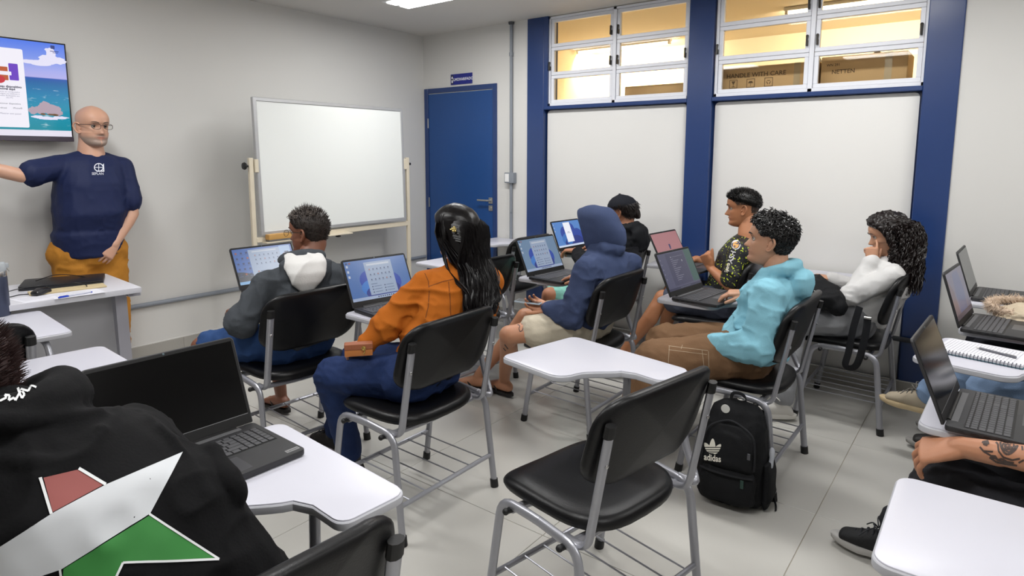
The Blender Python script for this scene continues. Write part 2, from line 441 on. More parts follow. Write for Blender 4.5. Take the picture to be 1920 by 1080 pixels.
for k, yy in enumerate((.22, .1, -.02)):
    q = MB(); x = -dp/2-.0012
    for (a, c, d, e) in ((yy-.028, yy+.028, .09, .094), (yy-.028, yy+.028, .146, .15), (yy-.028, yy-.024, .09, .15), (yy+.024, yy+.028, .09, .15)):
        q.disc([(x, c, d), (x, a, d), (x, a, e), (x, c, e)])
    if k == 0: q.disc([(x, yy+.014, .14), (x, yy-.014, .14), (x, yy-.003, .118), (x, yy+.003, .118)]).disc([(x, yy+.002, .12), (x, yy-.002, .12), (x, yy-.002, .1), (x, yy+.002, .1)]).disc([(x, yy+.01, .1), (x, yy-.01, .1), (x, yy-.01, .104), (x, yy+.01, .104)])
    if k == 1: q.disc([(x, yy+.018, .12), (x, yy-.018, .12), (x, yy-.009, .134), (x, yy+.009, .134)]).disc([(x, yy+.0012, .12), (x, yy-.0012, .12), (x, yy-.0012, .1), (x, yy+.0012, .1)])
    if k == 2:
        for a0 in (90, 210, 330):
            c = [(math.cos(rad(a0+e))*.018, math.sin(rad(a0+e))*.018) for e in (-45, 45)]
            i = [(math.cos(rad(a0+e))*.011, math.sin(rad(a0+e))*.011) for e in (45, -45)]
            q.disc([(x, yy-u, .12+v) for u, v in c+i])
    q.build('box_symbol', M_INK, b, smooth=0)
t, b, dp, h, l = carton('long cardboard carton with bold black print at the right of the shelf', .50, .985, 2.085, tape=[-.14], x0=W+.215)
carton_text('NETTEN', .036, .11, .155, b, dp); carton_text('WN 291', .022, .17, .2, b, dp)
carton('low plain cardboard carton behind the window nearest the door', 1.87, 2.42, 1.99, x0=W+.24)
t, b, dp, h, l = carton('open cardboard carton with raised flaps behind the printed cartons', .78, 1.08, 2.07, .26, W+.56)
for s, a in ((-1, 35), (1, -28)):
    MB().box((-.12, -.004, 0), (.12, .004, .12), .001).build('box_flap', P('box_flap_grey', '#7d7c7e', .7), b, loc=(0, s*.14, h-.01), rot=(rad(a), 0, 0))

# ---- ceiling luminaires of the classroom
M_LED = P('led_diffuser', '#ffffff', .4, emit=('#ffffff', 9))
def luminaire(x, y, label):
    t = thing('ceiling_light', label, 'ceiling light', (x, y, CEIL), 0, 'ceiling lights of the classroom')
    MB().box((-.13, -.6, -.035), (.13, .6, 0), .006).build('light_housing', M_WHITEPL, t)
    for s in (-1, 1): MB().box((s*.062-.045, -.57, -.043), (s*.062+.045, .57, -.034), .004).build('diffuser', M_LED, t)
    area_light('light', (0, 0, -.046), .24, 1.14, LAMP_W, (1, .992, .98), (0, 0, 0), t)
for x in (.9, 3.27):
    for y, wh in ((2.99, 'front'), (.9, 'middle'), (-1.3, 'back')):
        luminaire(x, y, ('white twin strip ceiling light in the %s of the room, ' % wh) + ('on the window side' if x > 2 else 'on the television side'))
# ================================================================ furniture
M_STEEL = P('silver_painted_steel', '#a2a3aa', .33, .55)
M_SEAT = P('black_leatherette', '#0b0b0d', .38, spec=.33, bump=(260, .12), var=(6, .1))
M_CAP = P('black_rubber', '#0e0e0f', .55)
M_TAB = P('white_laminate', '#c6c6d0', .33, var=(2, .012))
M_TABE = P('tablet_edge_band', '#b4b5bb', .4)
M_SCREW = P('screw_zinc', '#c8c8c8', .25, .9)
TZ = .725                                    # writing tablet height

def seat_mesh():
    """padded seat, curved rear edge, waterfall front"""
    rings = []
    def outline(k, z, drop):
        R = []
        for i in range(40):
            a = 2*math.pi*i/40
            c, s = math.cos(a), math.sin(a)
            e = .42 if s > 0 else .62
            x = .228*math.copysign(abs(c)**(e), c)*k
            y = (.225 if s > 0 else .215)*math.copysign(abs(s)**(e), s)*k
            zz = z - drop*max(0, (y-.10)/.125)**2*.022 + .010*(abs(x)/.23)**2*(1-drop*.3)
            R.append((x, y+.02, zz))
        return R
    m = MB()
    rings = [outline(.93, .415, 0), outline(.985, .418, 0), outline(1.0, .428, .2), outline(1.0, .437, .5), outline(.975, .450, .8), outline(.91, .458, 1), outline(.75, .461, 1), outline(.45, .4585, 1), outline(.12, .457, 1)]
    m.loft(rings); return m
def back_shape(x, z):
    """position on the backrest shell for local (x, z); leans back, wraps round the sitter"""
    y = -.195 - (z-.55)*.30 + .55*x*x
    return y
def back_mesh(th=.034):
    # outline of the shell in (x, z)
    out = []
    def arc(cx, cz, rx, rz, a0, a1, n):
        for k in range(n+1):
            a = rad(a0+(a1-a0)*k/n); out.append((cx+rx*math.cos(a), cz+rz*math.sin(a)))
    arc(.165, .755, .095, .085, 0, 90, 7); arc(-.165, .755, .095, .085, 90, 180, 7)
    arc(-.12, .655, .14, .095, 180, 262, 7); arc(.12, .655, .14, .095, 278, 360, 7)
    c = (0, .70)
    m = MB(); rings = []
    for k, off in ((.02, -.002), (.45, -.002), (.8, -.001), (.93, .0), (.975, .004), (1.0, .012), (1.0, .022), (.975, .030), (.92, th), (.78, th+.003), (.42, th+.003), (.02, th+.002)):
        R = []
        for x, z in out:
            xx, zz = c[0]+(x-c[0])*k, c[1]+(z-c[1])*k
            crown = .012*(1-(abs(z-c[1])/.15)**2)*0
            R.append((xx, back_shape(xx, zz)+off+crown, zz))
        rings.append(R)
    m.loft(rings); return m
def tablet_outline(g=0.):
    x0, x1, yf, yr, xa, yw = .02-g, .414+g, .485+g, -.06-g, .245-g, .175-g
    o = []
    def arc(cx, cy, r, a0, a1, n=6):
        for k in range(n+1):
            a = rad(a0+(a1-a0)*k/n); o.append((cx+r*math.cos(a), cy+r*math.sin(a)))
    r = .035
    arc(x1-r, yf-r, r, 0, 90); arc(x0+r, yf-r, r, 90, 180); arc(x0+.06, yw+.06, .06, 180, 275)
    for k in range(1, 8):                      # S-curve into the arm
        t = k/8; s = t*t*(3-2*t)
        o.append((x0+.075+(xa-x0-.075)*t*1.0, yw-.002 - .0*t + (-.085)*max(0, s)*1.0))
    o.append((xa, yw-.13))
    arc(xa+.03, yr+.03, .03, 180, 270, 4); arc(x1-.035, yr+.035, .035, 270, 360, 4)
    return o
def make_chair():
    root = thing('tablet_chair', 'chair', 'chair')
    MBs = seat_mesh().build('seat', M_SEAT, root, 50)
    back_mesh().build('backrest', M_SEAT, root, 50)
    for s in (-1, 1):
        f = fillet([(s*.272, .212, 0), (s*.262, .145, .424), (s*.262, .02, .426)], .055)
        rr = fillet([(s*.272, -.212, 0), (s*.262, -.165, .412), (s*.262, -.02, .425)], .055)
        for path in (f, rr):
            l = MB().tube(path, .0150, 12, ell=.78, up=(0, 1, 0)).build('leg', M_STEEL, root)
            a, b = Vector(path[0]), Vector(path[1]); d = (b-a).normalized()
            MB().tube([a, a+d*.035], [.018, .0175], 12).build('foot_cap', M_CAP, l)
        MB().tube([f[-1], rr[-1]], .0150, 12, ell=.78, up=(0, 1, 0)).build('side_rail', M_STEEL, root)
        b = fillet([(s*.10, -.02, .402), (s*.232, -.150, .402), (s*.236, -.192, .43), (s*.236, back_shape(.236, .765)-.014, .765)], (.03, .05))
        # bracket rises from the rear rail up the back of the shell
        br = fillet([(s*.236, -.095, .404), (s*.236, -.175, .404), (s*.236, back_shape(.236, .765)-.012, .75)], .05, 7)
        bo = MB().tube(br, .0165, 12, ell=.62, up=(1, 0, 0)).build('back_bracket', M_STEEL, root)
        d = (br[-1]-br[-2]).normalized()
        MB().tube([br[-1]-d*.006, br[-1]+d*.028], [.0185, .0175], 10, ell=.72, up=(1, 0, 0)).build('bracket_cap', M_CAP, bo)
        q = br[-2]+(br[-1]-br[-2])*.72
        MB().lathe([(.0065, 0), (.0065, .002), (.004, .0035)], 10, mat=Matrix.Translation(q+Vector((0, -.0105, 0))) @ Matrix.Rotation(rad(90), 4, 'X')).build('screw', M_SCREW, bo)
    for y, z in ((.10, .405), (-.12, .398)):
        MB().tube(curve([(-.262, y, z+.004), (-.15, y, z-.004), (0, y, z-.010), (.15, y, z-.004), (.262, y, z+.004)]), .0125, 10).build('cross_rail', M_STEEL, root)
        for s in (-1, 1): MB().tube([(s*.262, y, z+.004), (s*.285, y, z+.006)], .009, 8).ball((s*.286, y, z+.006), .0105, 0, 8, 6).build('rail_plug', M_CAP, root)
    for y, z in ((.190, .152), (-.195, .145)):
        MB().tube([(-.268, y, z), (.268, y, z)], .0095, 10).build('basket_rail', M_STEEL, root)
    for k in range(6):
        x = -.215+.43*k/5
        MB().tube([(x, -.195, .150), (x, .190, .157)], .0032, 6).build('basket_wire', M_STEEL, root)
    MB().tube(curve([(.262, -.12, .42), (.292, -.163, .405), (.319, -.145, .42), (.327, -.105, .50), (.327, -.075, .62), (.323, -.035, .688), (.312, .03, .697)], 6), .0125, 12).build('tablet_post', M_STEEL, root)
    MB().tube(fillet([(.268, .115, .425), (.285, .115, .50), (.29, .115, .694), (.287, .30, .696)], .03), .0145, 12, ell=.8).build('tablet_post', M_STEEL, root)
    MB().box((.27, .12, .686), (.31, .20, .701), .003).build('post_clamp', M_BLACKP, root)
    tb = MB().prism(tablet_outline(-.0015), .702, TZ, .003, 2).build('tablet', M_TAB, root)
    MB().prism(tablet_outline(0.002), .7015, TZ-.0035, .006, 3).build('tablet_edge', M_TABE, tb)
    return root
chair0 = make_chair()
_used = [False]
CH = {}
def put_chair(key, x, y, rz, label, tablet=True):
    if not _used[0]: c = chair0; _used[0] = True
    else: c = copy_tree(chair0)
    c.location = (x, y, 0); c.rotation_euler = (0, 0, rad(rz))
    tag(c, label, 'chair', 'tablet-arm chairs of the classroom')
    CH[key] = (x, y, rz, c)
    return c
put_chair('gray', 1.74, 2.70, -3, 'black tablet-arm chair occupied by the man in the dark grey hoodie')
put_chair('orange', 1.767, 1.873, 0, 'black tablet-arm chair occupied by the woman in the orange jacket')
put_chair('empty', 1.63, .92, -11, 'empty black tablet-arm chair beside the black backpack')
put_chair('row1', 2.93, 2.64, -2, 'empty black tablet-arm chair between the orange jacket and the blue hoodie')
put_chair('blue', 2.955, 1.765, 0, 'black tablet-arm chair occupied by the person in the blue hood')
put_chair('aqua', 2.945, .865, 0, 'black tablet-arm chair occupied by the man in the aqua hoodie')
put_chair('door', 3.93, 3.05, -2, 'empty black tablet-arm chair beside the grey wall conduit')
put_chair('cap', 3.90, 2.19, 0, 'black tablet-arm chair occupied by the person in the black cap')
put_chair('yellow', 3.90, 1.36, 5, 'black tablet-arm chair occupied by the man in the yellow-speckled shirt')
put_chair('white', 3.94, .60, 0, 'black tablet-arm chair occupied by the curly-haired woman in white')
put_chair('bottle', .504, 3.08, -4, 'empty black tablet-arm chair with a steel bottle on its tablet')
put_chair('left2', .47, 2.22, -3, 'black tablet-arm chair with a bare tablet behind the bottle chair')
put_chair('fg', .48, 1.055, -4, 'black tablet-arm chair occupied by the person in the star-print hoodie')
put_chair('t4', 1.215, -.355, 0, 'empty black tablet-arm chair with a bare tablet beside the tattooed arm')
put_chair('t5', 1.945, -.36, -2, 'black tablet-arm chair occupied by the person with the tattooed forearm')
put_chair('t6', 2.54, -.265, -12, 'black tablet-arm chair with a spiral notebook on its tablet')
put_chair('t7', 3.16, -.395, -3, 'black tablet-arm chair occupied by the person in pale blue jeans')
put_chair('t8', 3.80, -.40, -2, 'black tablet-arm chair occupied by the person with the fur-trimmed coat')

# ---- teacher's desk
M_DESK = P('grey_desk_laminate', '#cfcfd6', .38, var=(30, .02))
M_DESKP = P('desk_panel', '#a9a9ad', .5, var=(4, .02))
M_DLEG = P('desk_leg_paint', '#b3b3bd', .4, .2)
dk = thing('teacher_desk', 'pale grey teacher desk with modesty panel in front of the standing man', 'desk', (1.38, 3.48, 0), rad(-4))
MB().box((-1.25, 0, .742), (0, .56, .77), .003, 2).build('desk_top', M_DESK, dk)
MB().box((-1.17, .16, .27), (-.085, .178, .735), .002).build('modesty_panel', M_DESKP, dk)
for x in (-.05, -1.2):
    lg = MB()
    lg.loft([[(x-.03, .14, .02), (x+.028, .14, .02), (x+.028, .22, .02), (x-.03, .22, .02)], [(x-.045, .10, .735), (x+.008, .10, .735), (x+.008, .22, .735), (x-.045, .22, .735)]])
    lg.box((x-.035, .02, 0), (x+.035, .54, .03), .006)
    lg.build('leg', M_DLEG, dk)
MB().box((-.045, .06, .715), (.015, .5, .741), .003).build('leg_bracket', M_DLEG, dk)

# ---- television
tvx0, tvx1, tvz0, tvz1, tvy = .46, 1.415, 1.525, 2.083, D-.085
tv = thing('television', 'wall-mounted flat television showing a sea wallpaper behind the standing man', 'television', ((tvx0+tvx1)/2, tvy, tvz0))
w2, hh = (tvx1-tvx0)/2, tvz1-tvz0
MB().box((-w2, 0, 0), (w2, .045, hh), .004, 2).build('casing', M_BLACKP, tv)
MB().box((-w2, -.006, 0), (w2, .012, .026), .002).build('lower_bezel', P('bezel_purple_grey', '#4a4450', .35), tv)
MB().box((-.2, .045, .12), (.2, .085, .42), .003).build('wall_bracket', M_BLACKP, tv)
def sea_mat():
    m = bpy.data.materials.new('display_sea'); m.use_nodes = True
    nt = m.node_tree; n = nt.nodes; L = nt.links; b = n['Principled BSDF']
    b.inputs['Base Color'].default_value = (.01, .01, .01, 1); b.inputs['Roughness'].default_value = .25
    tc = n.new('ShaderNodeTexCoord'); sp = n.new('ShaderNodeSeparateXYZ'); L.new(tc.outputs['Object'], sp.inputs[0])
    mr = n.new('ShaderNodeMapRange'); mr.inputs[1].default_value = .03; mr.inputs[2].default_value = hh; L.new(sp.outputs['Z'], mr.inputs[0])
    cr = n.new('ShaderNodeValToRGB'); e = cr.color_ramp.elements
    e[0].position = 0; e[0].color = (*lin('#0e8f9f'), 1); e[1].position = 1; e[1].color = (*lin('#4f7cf0'), 1)
    for p, c in ((.25, '#1496b4'), (.42, '#0f86b6'), (.57, '#0a63a8'), (.612, '#1d54b4'), (.618, '#b9b6f2'), (.7, '#a9b0f4'), (.82, '#7f9af2')):
        q = cr.color_ramp.elements.new(p); q.color = (*lin(c), 1)
    L.new(mr.outputs[0], cr.inputs[0])
    mp = n.new('ShaderNodeMapping'); mp.inputs['Scale'].default_value = (16, 1, 60); L.new(tc.outputs['Object'], mp.inputs[0])
    nz = n.new('ShaderNodeTexNoise'); nz.inputs['Scale'].default_value = 1.0; nz.inputs['Detail'].default_value = 6; L.new(mp.outputs[0], nz.inputs['Vector'])
    fo = n.new('ShaderNodeMapRange'); fo.inputs[1].default_value = .6; fo.inputs[2].default_value = .78; L.new(nz.outputs['Fac'], fo.inputs[0])
    lt = n.new('ShaderNodeMath'); lt.operation = 'LESS_THAN'; lt.inputs[1].default_value = .53*hh+.0; L.new(sp.outputs['Z'], lt.inputs[0])
    mu = n.new('ShaderNodeMath'); mu.operation = 'MULTIPLY'; L.new(fo.outputs[0], mu.inputs[0]); L.new(lt.outputs[0], mu.inputs[1])
    mx = n.new('ShaderNodeMix'); mx.data_type = 'RGBA'; L.new(mu.outputs[0], mx.inputs[0]); L.new(cr.outputs[0], mx.inputs[6]); mx.inputs[7].default_value = (.75, .95, 1, 1)
    L.new(mx.outputs[2], b.inputs['Emission Color']); b.inputs['Emission Strength'].default_value = .9
    return m
scr = MB()
def quad(m, x0, z0, x1, z1, y, mi, r=0.):
    m.disc([(x, y, z) for x, z in (rrect(x0, z0, x1, z1, r, 4) if r else [(x0, z0), (x1, z0), (x1, z1), (x0, z1)])], mi)
bx = .008
quad(scr, -w2+bx, .028, w2-bx, hh-.008, -.0008, 0)
quad(scr, -w2+bx, .028, w2-bx, .062, -.0012, 1)                       # task bar
scr.build('screen', [sea_mat(), SCR('bar', '#f0ecfa', .9)], tv, 0)
# content: coordinates measured from the right edge
def tvx(px, py): 
    p = on_y(px, py, tvy); return p.x-(tvx0+tvx1)/2, p.z-tvz0
ov = MB()
pn = [tvx(38, 88), tvx(60, 253), tvx(-200, 258), tvx(-200, 65)]
xr = (pn[0][0]+pn[1][0])/2
quad(ov, -w2+.12, .074, xr, .50, -.0014, 0, .008)
x, z = tvx(25, 135); quad(ov, x-.02, z-.045, x+.022, z+.045, -.0018, 1, .004)
x, z = tvx(2, 137); quad(ov, x-.05, z-.036, x+.03, z+.036, -.0017, 2, .003); quad(ov, x-.05, z-.008, x+.045, z+.012, -.0019, 0, .003)
x, z = tvx(-4, 141); ov.disc([(x+.03*math.cos(a), -.00175, z-.02+.022*math.sin(a)) for a in [k*math.pi/8 for k in range(16)]], 3)
x, z = tvx(7, 261)
for k, c in enumerate((4, 5, 6)):
    ov.disc([(x, -.0016, z)]+[(x+.009*math.cos(rad(120*k+30+a)), -.0016, z+.009*math.sin(rad(120*k+30+a))) for a in range(0, 121, 20)], c)
ov.disc([(x+.004*math.cos(a), -.0018, z+.004*math.sin(a)) for a in [k*math.pi/4 for k in range(8)]], 7)
ov.build('screen_window', [SCR('panel', '#f6f3fd', .95), SCR('purple', '#7a48d8'), SCR('orange', '#d2683c'), SCR('red', '#e03a48'), SCR('chr_r', '#d94a3c'), SCR('chr_y', '#e9c23a'), SCR('chr_g', '#3f9b57'), SCR('chr_b', '#3b6fd6')], tv, 0)
tx = MB()
def tvt(s, px, py, size, mi=0, align='CENTER', bold=0.):
    x, z = tvx(px, py); vs, fs = text_mesh(s, size, align, bold=bold)
    tx.add([(x+v.x, -.0022, z+v.y) for v in vs], fs, mi)
tvt('ue el seu dispositivo', 12, 162, .0165, 0, bold=.0006); tvt('m\u00f3vel aqui', 13, 166.5, .0165, 0, bold=.0006)
for k, s in enumerate(('conecte ao computador', 'navegue no telefone e', 'acesse facilmente em', 'seu PC')):
    tvt(s, 15+k*1.0, 172+k*3.7, .011, 1)
tvt('Selecionar dispositivo', 16, 194, .0125, 0); tvt('Android', 4, 202, .012, 0); tvt('iPhone\u00ae', 33, 203, .012, 0); tvt('Mostrar este painel', 20, 213, .012, 1)
tvt('POR', 71, 260.5, .011, 0); tvt('PTB', 71, 264.5, .011, 0); tvt('12:29', 121, 261.5, .011, 0); tvt('18/06/2025', 118, 265, .011, 0)
for px in (38, 50, 60, 83, 91, 98, 129):
    x, z = tvx(px, 262.5); quad(tx, x-.005, z-.004, x+.005, z+.004, -.002, 2 if px in (50, 98) else 0, .0015)
tx.build('screen_lettering', [SCR('ink', '#4a4a66', .6), SCR('ink2', '#9a98b4', .7), SCR('warm', '#e0a060', .8)], tv, 0)
# cloud, rock, desktop icon
rk = MB()
def blob(m, px, py, rx, rz, y, mi, n=22, j=.25, seed=1):
    rnd = random.Random(seed); x, z = tvx(px, py)
    m.disc([(x+rx*math.cos(2*math.pi*k/n)*(1+rnd.uniform(-j, j)), y, z+rz*math.sin(2*math.pi*k/n)*(1+rnd.uniform(-j, j))) for k in range(n)], mi)
for k, (px, py, rx, rz) in enumerate(((95, 100, .022, .03), (92, 112, .05, .028), (108, 114, .04, .02), (75, 118, .06, .015), (60, 116, .05, .012), (88, 93, .012, .008))):
    blob(rk, px, py, rx, rz, -.0012-.00004*k, 0, 20, .12, k)
for k, (px, py, rx, rz) in enumerate(((62, 207, .022, .02), (75, 206, .03, .022), (84, 199, .03, .026), (98, 206, .042, .028), (106, 212, .03, .018))):
    blob(rk, px, py, rx, rz, -.0016-.00004*k, 1, 18, .16, 30+k)
for k, (px, py, rx, rz) in enumerate(((70, 219, .03, .008), (90, 222, .05, .009), (112, 221, .04, .008))): blob(rk, px, py, rx, rz, -.0020, 0, 20, .25, 60+k)
for k, (px, py, rx, rz) in enumerate(((80, 214, .014, .006), (97, 215, .022, .006), (105, 216, .012, .006))): blob(rk, px, py, rx, rz, -.0019, 3, 14, .3, 70+k)
x, z = tvx(99, 89); quad(rk, x-.012, z-.009, x+.008, z+.010, -.002, 2, .003); quad(rk, x-.016, z-.024, x+.026, z-.020, -.002, 2); quad(rk, x-.004, z-.031, x+.022, z-.028, -.002, 2)
tag(rk.build('wallpaper_motif', [SCR('cloud', '#e9e6fb', .95), SCR('rock', '#c3aebd', .8), SCR('icon', '#3d4c96', .7), SCR('rock_dark', '#8d6a4c', .6)], tv, 0), kind='stuff')

# ---- whiteboard on a stand
wb = thing('whiteboard_stand', 'large blank whiteboard in aluminium frame on a cream wheeled easel', 'whiteboard', (3.07, 4.05, 0))
M_CREAM = P('cream_paint', '#d9cfba', .5, var=(12, .06))
M_BOARD = P('whiteboard_enamel', '#e6e9e7', .18, var=(1.2, .012))
M_ALUF = P('aluminium_frame', '#b9babc', .4, .5)
bw, bz0, bz1 = .68, .895, 1.84
tilt = Matrix.Translation((0, 0, 1.37)) @ Matrix.Rotation(rad(-1.5), 4, 'X') @ Matrix.Translation((0, 0, -1.37))
MB().box((-bw+.02, -.008, bz0+.02), (bw-.02, .012, bz1-.02)).xform(tilt).build('board', M_BOARD, wb)
fr = MB()
for a, b in (((-bw, -.014, bz0), (bw, .016, bz0+.026)), ((-bw, -.014, bz1-.026), (bw, .016, bz1)), ((-bw, -.014, bz0+.02), (-bw+.026, .016, bz1-.02)), ((bw-.026, -.014, bz0+.02), (bw, .016, bz1-.02))):
    fr.box(a, b, .003)
fr.xform(tilt).build('board_frame', M_ALUF, wb)
for s in (-1, 1):
    MB().box((s*(bw+.04)-.016, -.012, .06), (s*(bw+.04)+.016, .012, 1.43), .003).build('easel_post', M_CREAM, wb)
    MB().box((s*(bw+.04)-.018, -.3, .05), (s*(bw+.04)+.018, .26, .09), .004).build('easel_foot', M_CREAM, wb)
    pv = MB().box((s*(bw+.004)-.014, -.02, 1.33), (s*(bw+.004)+.014, .014, 1.42), .003).build('pivot_bracket', M_CREAM, wb)
    kn = [(.004, 0), (.008, .004), (.008, .016), (.022, .020), (.026, .028), (.022, .038), (.001, .042)] if s < 0 else [(.004, 0), (.011, .004), (.011, .02), (.001, .022)]
    MB().lathe(kn, 16, mat=Matrix.Translation((s*(bw+.056), 0, 1.375)) @ Matrix.Rotation(rad(90*s), 4, 'Y')).build('clamp_knob', M_BLACKP, pv)
    for y in (-.26, .22):
        MB().lathe([(.008, -.018), (.024, -.016), (.026, 0), (.024, .016), (.008, .018)], 14, mat=Matrix.Translation((s*(bw+.04), y, .027)) @ Matrix.Rotation(rad(90), 4, 'Y')).box((s*(bw+.04)-.008, y-.012, .03), (s*(bw+.04)+.008, y+.012, .052)).build('castor', M_BLACKP, wb)
MB().box((-bw-.03, -.014, .845), (bw+.03, .014, .882), .003).build('cross_bar', M_CREAM, wb)
MB().box((-bw+.01, -.07, .84), (bw*.1, -.014, .85), .002).build('pen_tray', M_CREAM, wb)
MB().lathe([(.004, 0), (.006, -.012), (.02, -.016), (.022, -.024), (.004, -.03)], 12, (-.02, 0, .845)).build('tray_knob', M_BLACKP, wb)
er = thing('board_eraser', 'wooden board eraser block on the whiteboard tray', 'eraser', (2.52, 4.005, .851))
MB().box((-.10, -.025, .012), (.10, .025, .05), .006, 2).build('wood_block', P('pale_wood', '#c89a58', .5, var=(14, .12)), er)
MB().box((-.098, -.024, 0), (.098, .024, .013), .002).build('felt_pad', P('felt', '#6d6a68', .9), er)

# ================================================================ laptops
M_LAP = P('laptop_grey', '#303032', .45, .25, bump=(300, .05))
M_KEY = P('laptop_key', '#48484b', .5)
M_BEZ = P('laptop_bezel', '#0c0c0d', .45, spec=.3)
LW, LD, LH = .36, .245, .235
def key_layout():
    """rows of (x0, x1, y0, y1) on the deck, hinge at y = 0, front at y = -LD"""
    K = []; y = -.040
    X0, X1 = -.163, .163
    rows = [([1]*18, .011), ([1]*13+[1.6]+[1]*4, .0172), ([1.4]+[1]*12+[1.2]+[1]*4, .0172), ([1.7]+[1]*11+[1.9]+[1]*4, .0172), ([1.2]+[1]*11+[2.4]+[1]*4, .0172), ([1.2, 1, 1, 1, 5.2, 1, 1, 1, 1.2, 1]+[1]*4, .0172)]
    for ws, h in rows:
        u = (X1-X0)/sum(ws); x = X0
        for w in ws:
            K.append((x+.0013, x+w*u-.0013, y-h+.0013, y-.0013)); x += w*u
        y -= h
    return K
KEYS = key_layout()
def desktop(kind):
    """screen content as polygons in (u 0..1, v 0..1): list of (material, [points]); first covers the display"""
    S = []; R = lambda m, a, b, c, d: S.append((m, [(a, b), (c, b), (c, d), (a, d)]))
    def E(m, cx, cy, rx, ry, a0=0, a1=360, n=20): S.append((m, [(cx+rx*math.cos(rad(a0+(a1-a0)*k/n)), cy+ry*math.sin(rad(a0+(a1-a0)*k/n))) for k in range(n)]))
    ic = SCR('icon_dark', '#3a4a78', .5); ic2 = SCR('icon_red', '#b0604c', .6); lt = SCR('start', '#a9bbd8', .62); bar = SCR('taskbar', '#aebfe0', .65)
    d1 = SCR('bloom1', '#2450c4', .55); d2 = SCR('bloom2', '#1c3aa4', .5); d3 = SCR('bloom3', '#3f86e0', .6)
    def icons(x0, y0, nx, ny, dx, dy, s=.018):
        for i in range(nx):
            for j in range(ny):
                R(ic if (i*3+j) % 7 else ic2, x0+i*dx-s/2, y0-j*dy-s*.8, x0+i*dx+s/2, y0-j*dy+s*.8)
                R(lt if False else SCR('caption', '#6a7ea8', .5), x0+i*dx-s, y0-j*dy-s*1.9, x0+i*dx+s, y0-j*dy-s*1.5)
    def bloom(cx, cy, s):
        E(d1, cx-.20*s, cy+.10*s, .16*s, .26*s); E(d3, cx-.16*s, cy-.1*s, .2*s, .22*s); E(d1, cx+.17*s, cy-.02*s, .17*s, .26*s); E(d2, cx+.10*s, cy-.2*s, .2*s, .2*s); E(d1, cx-.02*s, cy+.22*s, .14*s, .24*s); E(d2, cx-.1*s, cy-.24*s, .2*s, .18*s); E(d3, cx-.14*s, cy-.18*s, .1*s, .1*s)
    if kind in ('start', 'start2'):
        R(SCR('wall', '#5c86cc', .55) if kind == 'start' else SCR('wall2', '#7fa0c4', .55), 0, 0, 1, 1)
        bloom(.52, .38, .95)
        R(bar, 0, 0, 1, .075)
        R(lt, .30, .10, .75, .93); R(SCR('search', '#d0d8e6', .65), .34, .84, .71, .885)
        icons(.37, .74, 6, 3, .062, .13); R(SCR('caption', '#6a7ea8', .5), .34, .36, .44, .375)
        for j in range(3):
            for i in range(2): R(ic, .345+.2*i, .29-.07*j, .365+.2*i, .315-.07*j); R(SCR('caption', '#6a7ea8', .5), .38+.2*i, .298-.07*j, .50+.2*i, .31-.07*j)
        for k in range(3): R(SCR('deskicon', '#d8e0f0', .6), .02, .84-.13*k, .05, .90-.13*k)
        for k in range(8): R(ic, .40+.035*k, .025, .42+.035*k, .055)
        R(ic, .02, .93, .05, .965); R(ic2, .07, .93, .095, .965)
    elif kind == 'app':
        R(SCR('wall3', '#5a93e0', .7), 0, 0, 1, 1); bloom(.62, .40, 1.15); R(SCR('bar2', '#d6e2f8', .85), 0, 0, 1, .07)
        R(SCR('white', '#eef0f8', .95), .38, .17, .63, .95); R(SCR('caption', '#6a7ea8', .5), .44, .52, .57, .53); R(SCR('caption', '#6a7ea8', .5), .47, .56, .54, .575)
        for k in range(3): R(SCR('deskicon', '#d8e0f0', .6), .02, .62+.13*k, .045, .67+.13*k)
    elif kind == 'busy':
        R(SCR('wall4', '#4c76c4', .6), 0, 0, 1, 1)
        S.append((SCR('hill', '#3a4258', .4), [(0, .08), (1, .08), (1, .2), (.6, .26), (.3, .24), (.1, .34), (0, .36)]))
        R(SCR('bar3', '#7fb4e4', .7), 0, 0, 1, .08); R(lt, .25, .12, .84, .95); R(SCR('side', '#a8c4ea', .65), .78, .4, .97, .97); R(SCR('search', '#d0d8e6', .65), .31, .87, .72, .905)
        icons(.35, .78, 6, 3, .075, .12); icons(.05, .88, 3, 5, .085, .15, .03); R(ic2, .83, .62, .93, .75); R(ic, .86, .72, .93, .8)
        for j in range(2): R(ic2, .33, .30-.08*j, .36, .33-.08*j); R(SCR('caption', '#6a7ea8', .5), .38, .31-.08*j, .52, .325-.08*j)
    elif kind == 'pink':
        R(SCR('rose', '#c4858a', .62), 0, 0, 1, 1); R(SCR('navy', '#3a3a78', .5), .50, .40, .545, .58); R(SCR('navy', '#3a3a78', .5), .545, .46, .56, .58)
    elif kind == 'dim':
        R(SCR('dusk', '#77779a', .34), 0, 0, 1, 1); R(SCR('dusk_panel', '#66658a', .32), .22, .1, .78, .97); R(SCR('teal', '#5f8c86', .3), .80, .1, 1, 1); R(SCR('dusk_bar', '#55557a', .3), 0, 0, 1, .06)
        for k in range(12): R(SCR('dusk_text', '#b4b4cc', .35), .34, .80-.052*k, .42+.05*((k*7) % 4), .815-.052*k)
        R(SCR('dusk_text', '#b4b4cc', .35), .38, .86, .72, .868); E(SCR('white_dim', '#dcdce8', .4), .36, .865, .012, .018); E(SCR('white_dim', '#dcdce8', .4), .66, .72, .012, .03)
        for k in range(5): R(SCR('dusk_text', '#b4b4cc', .35), .03, .3+.13*k, .05, .34+.13*k)
        for k in range(9): R(SCR('dusk_text', '#b4b4cc', .35), .35+.035*k, .02, .365+.035*k, .04)
    elif kind == 'grey':
        R(SCR('grey', '#8d8f8d', .22), 0, 0, 1, 1)
    elif kind == 'lilac':
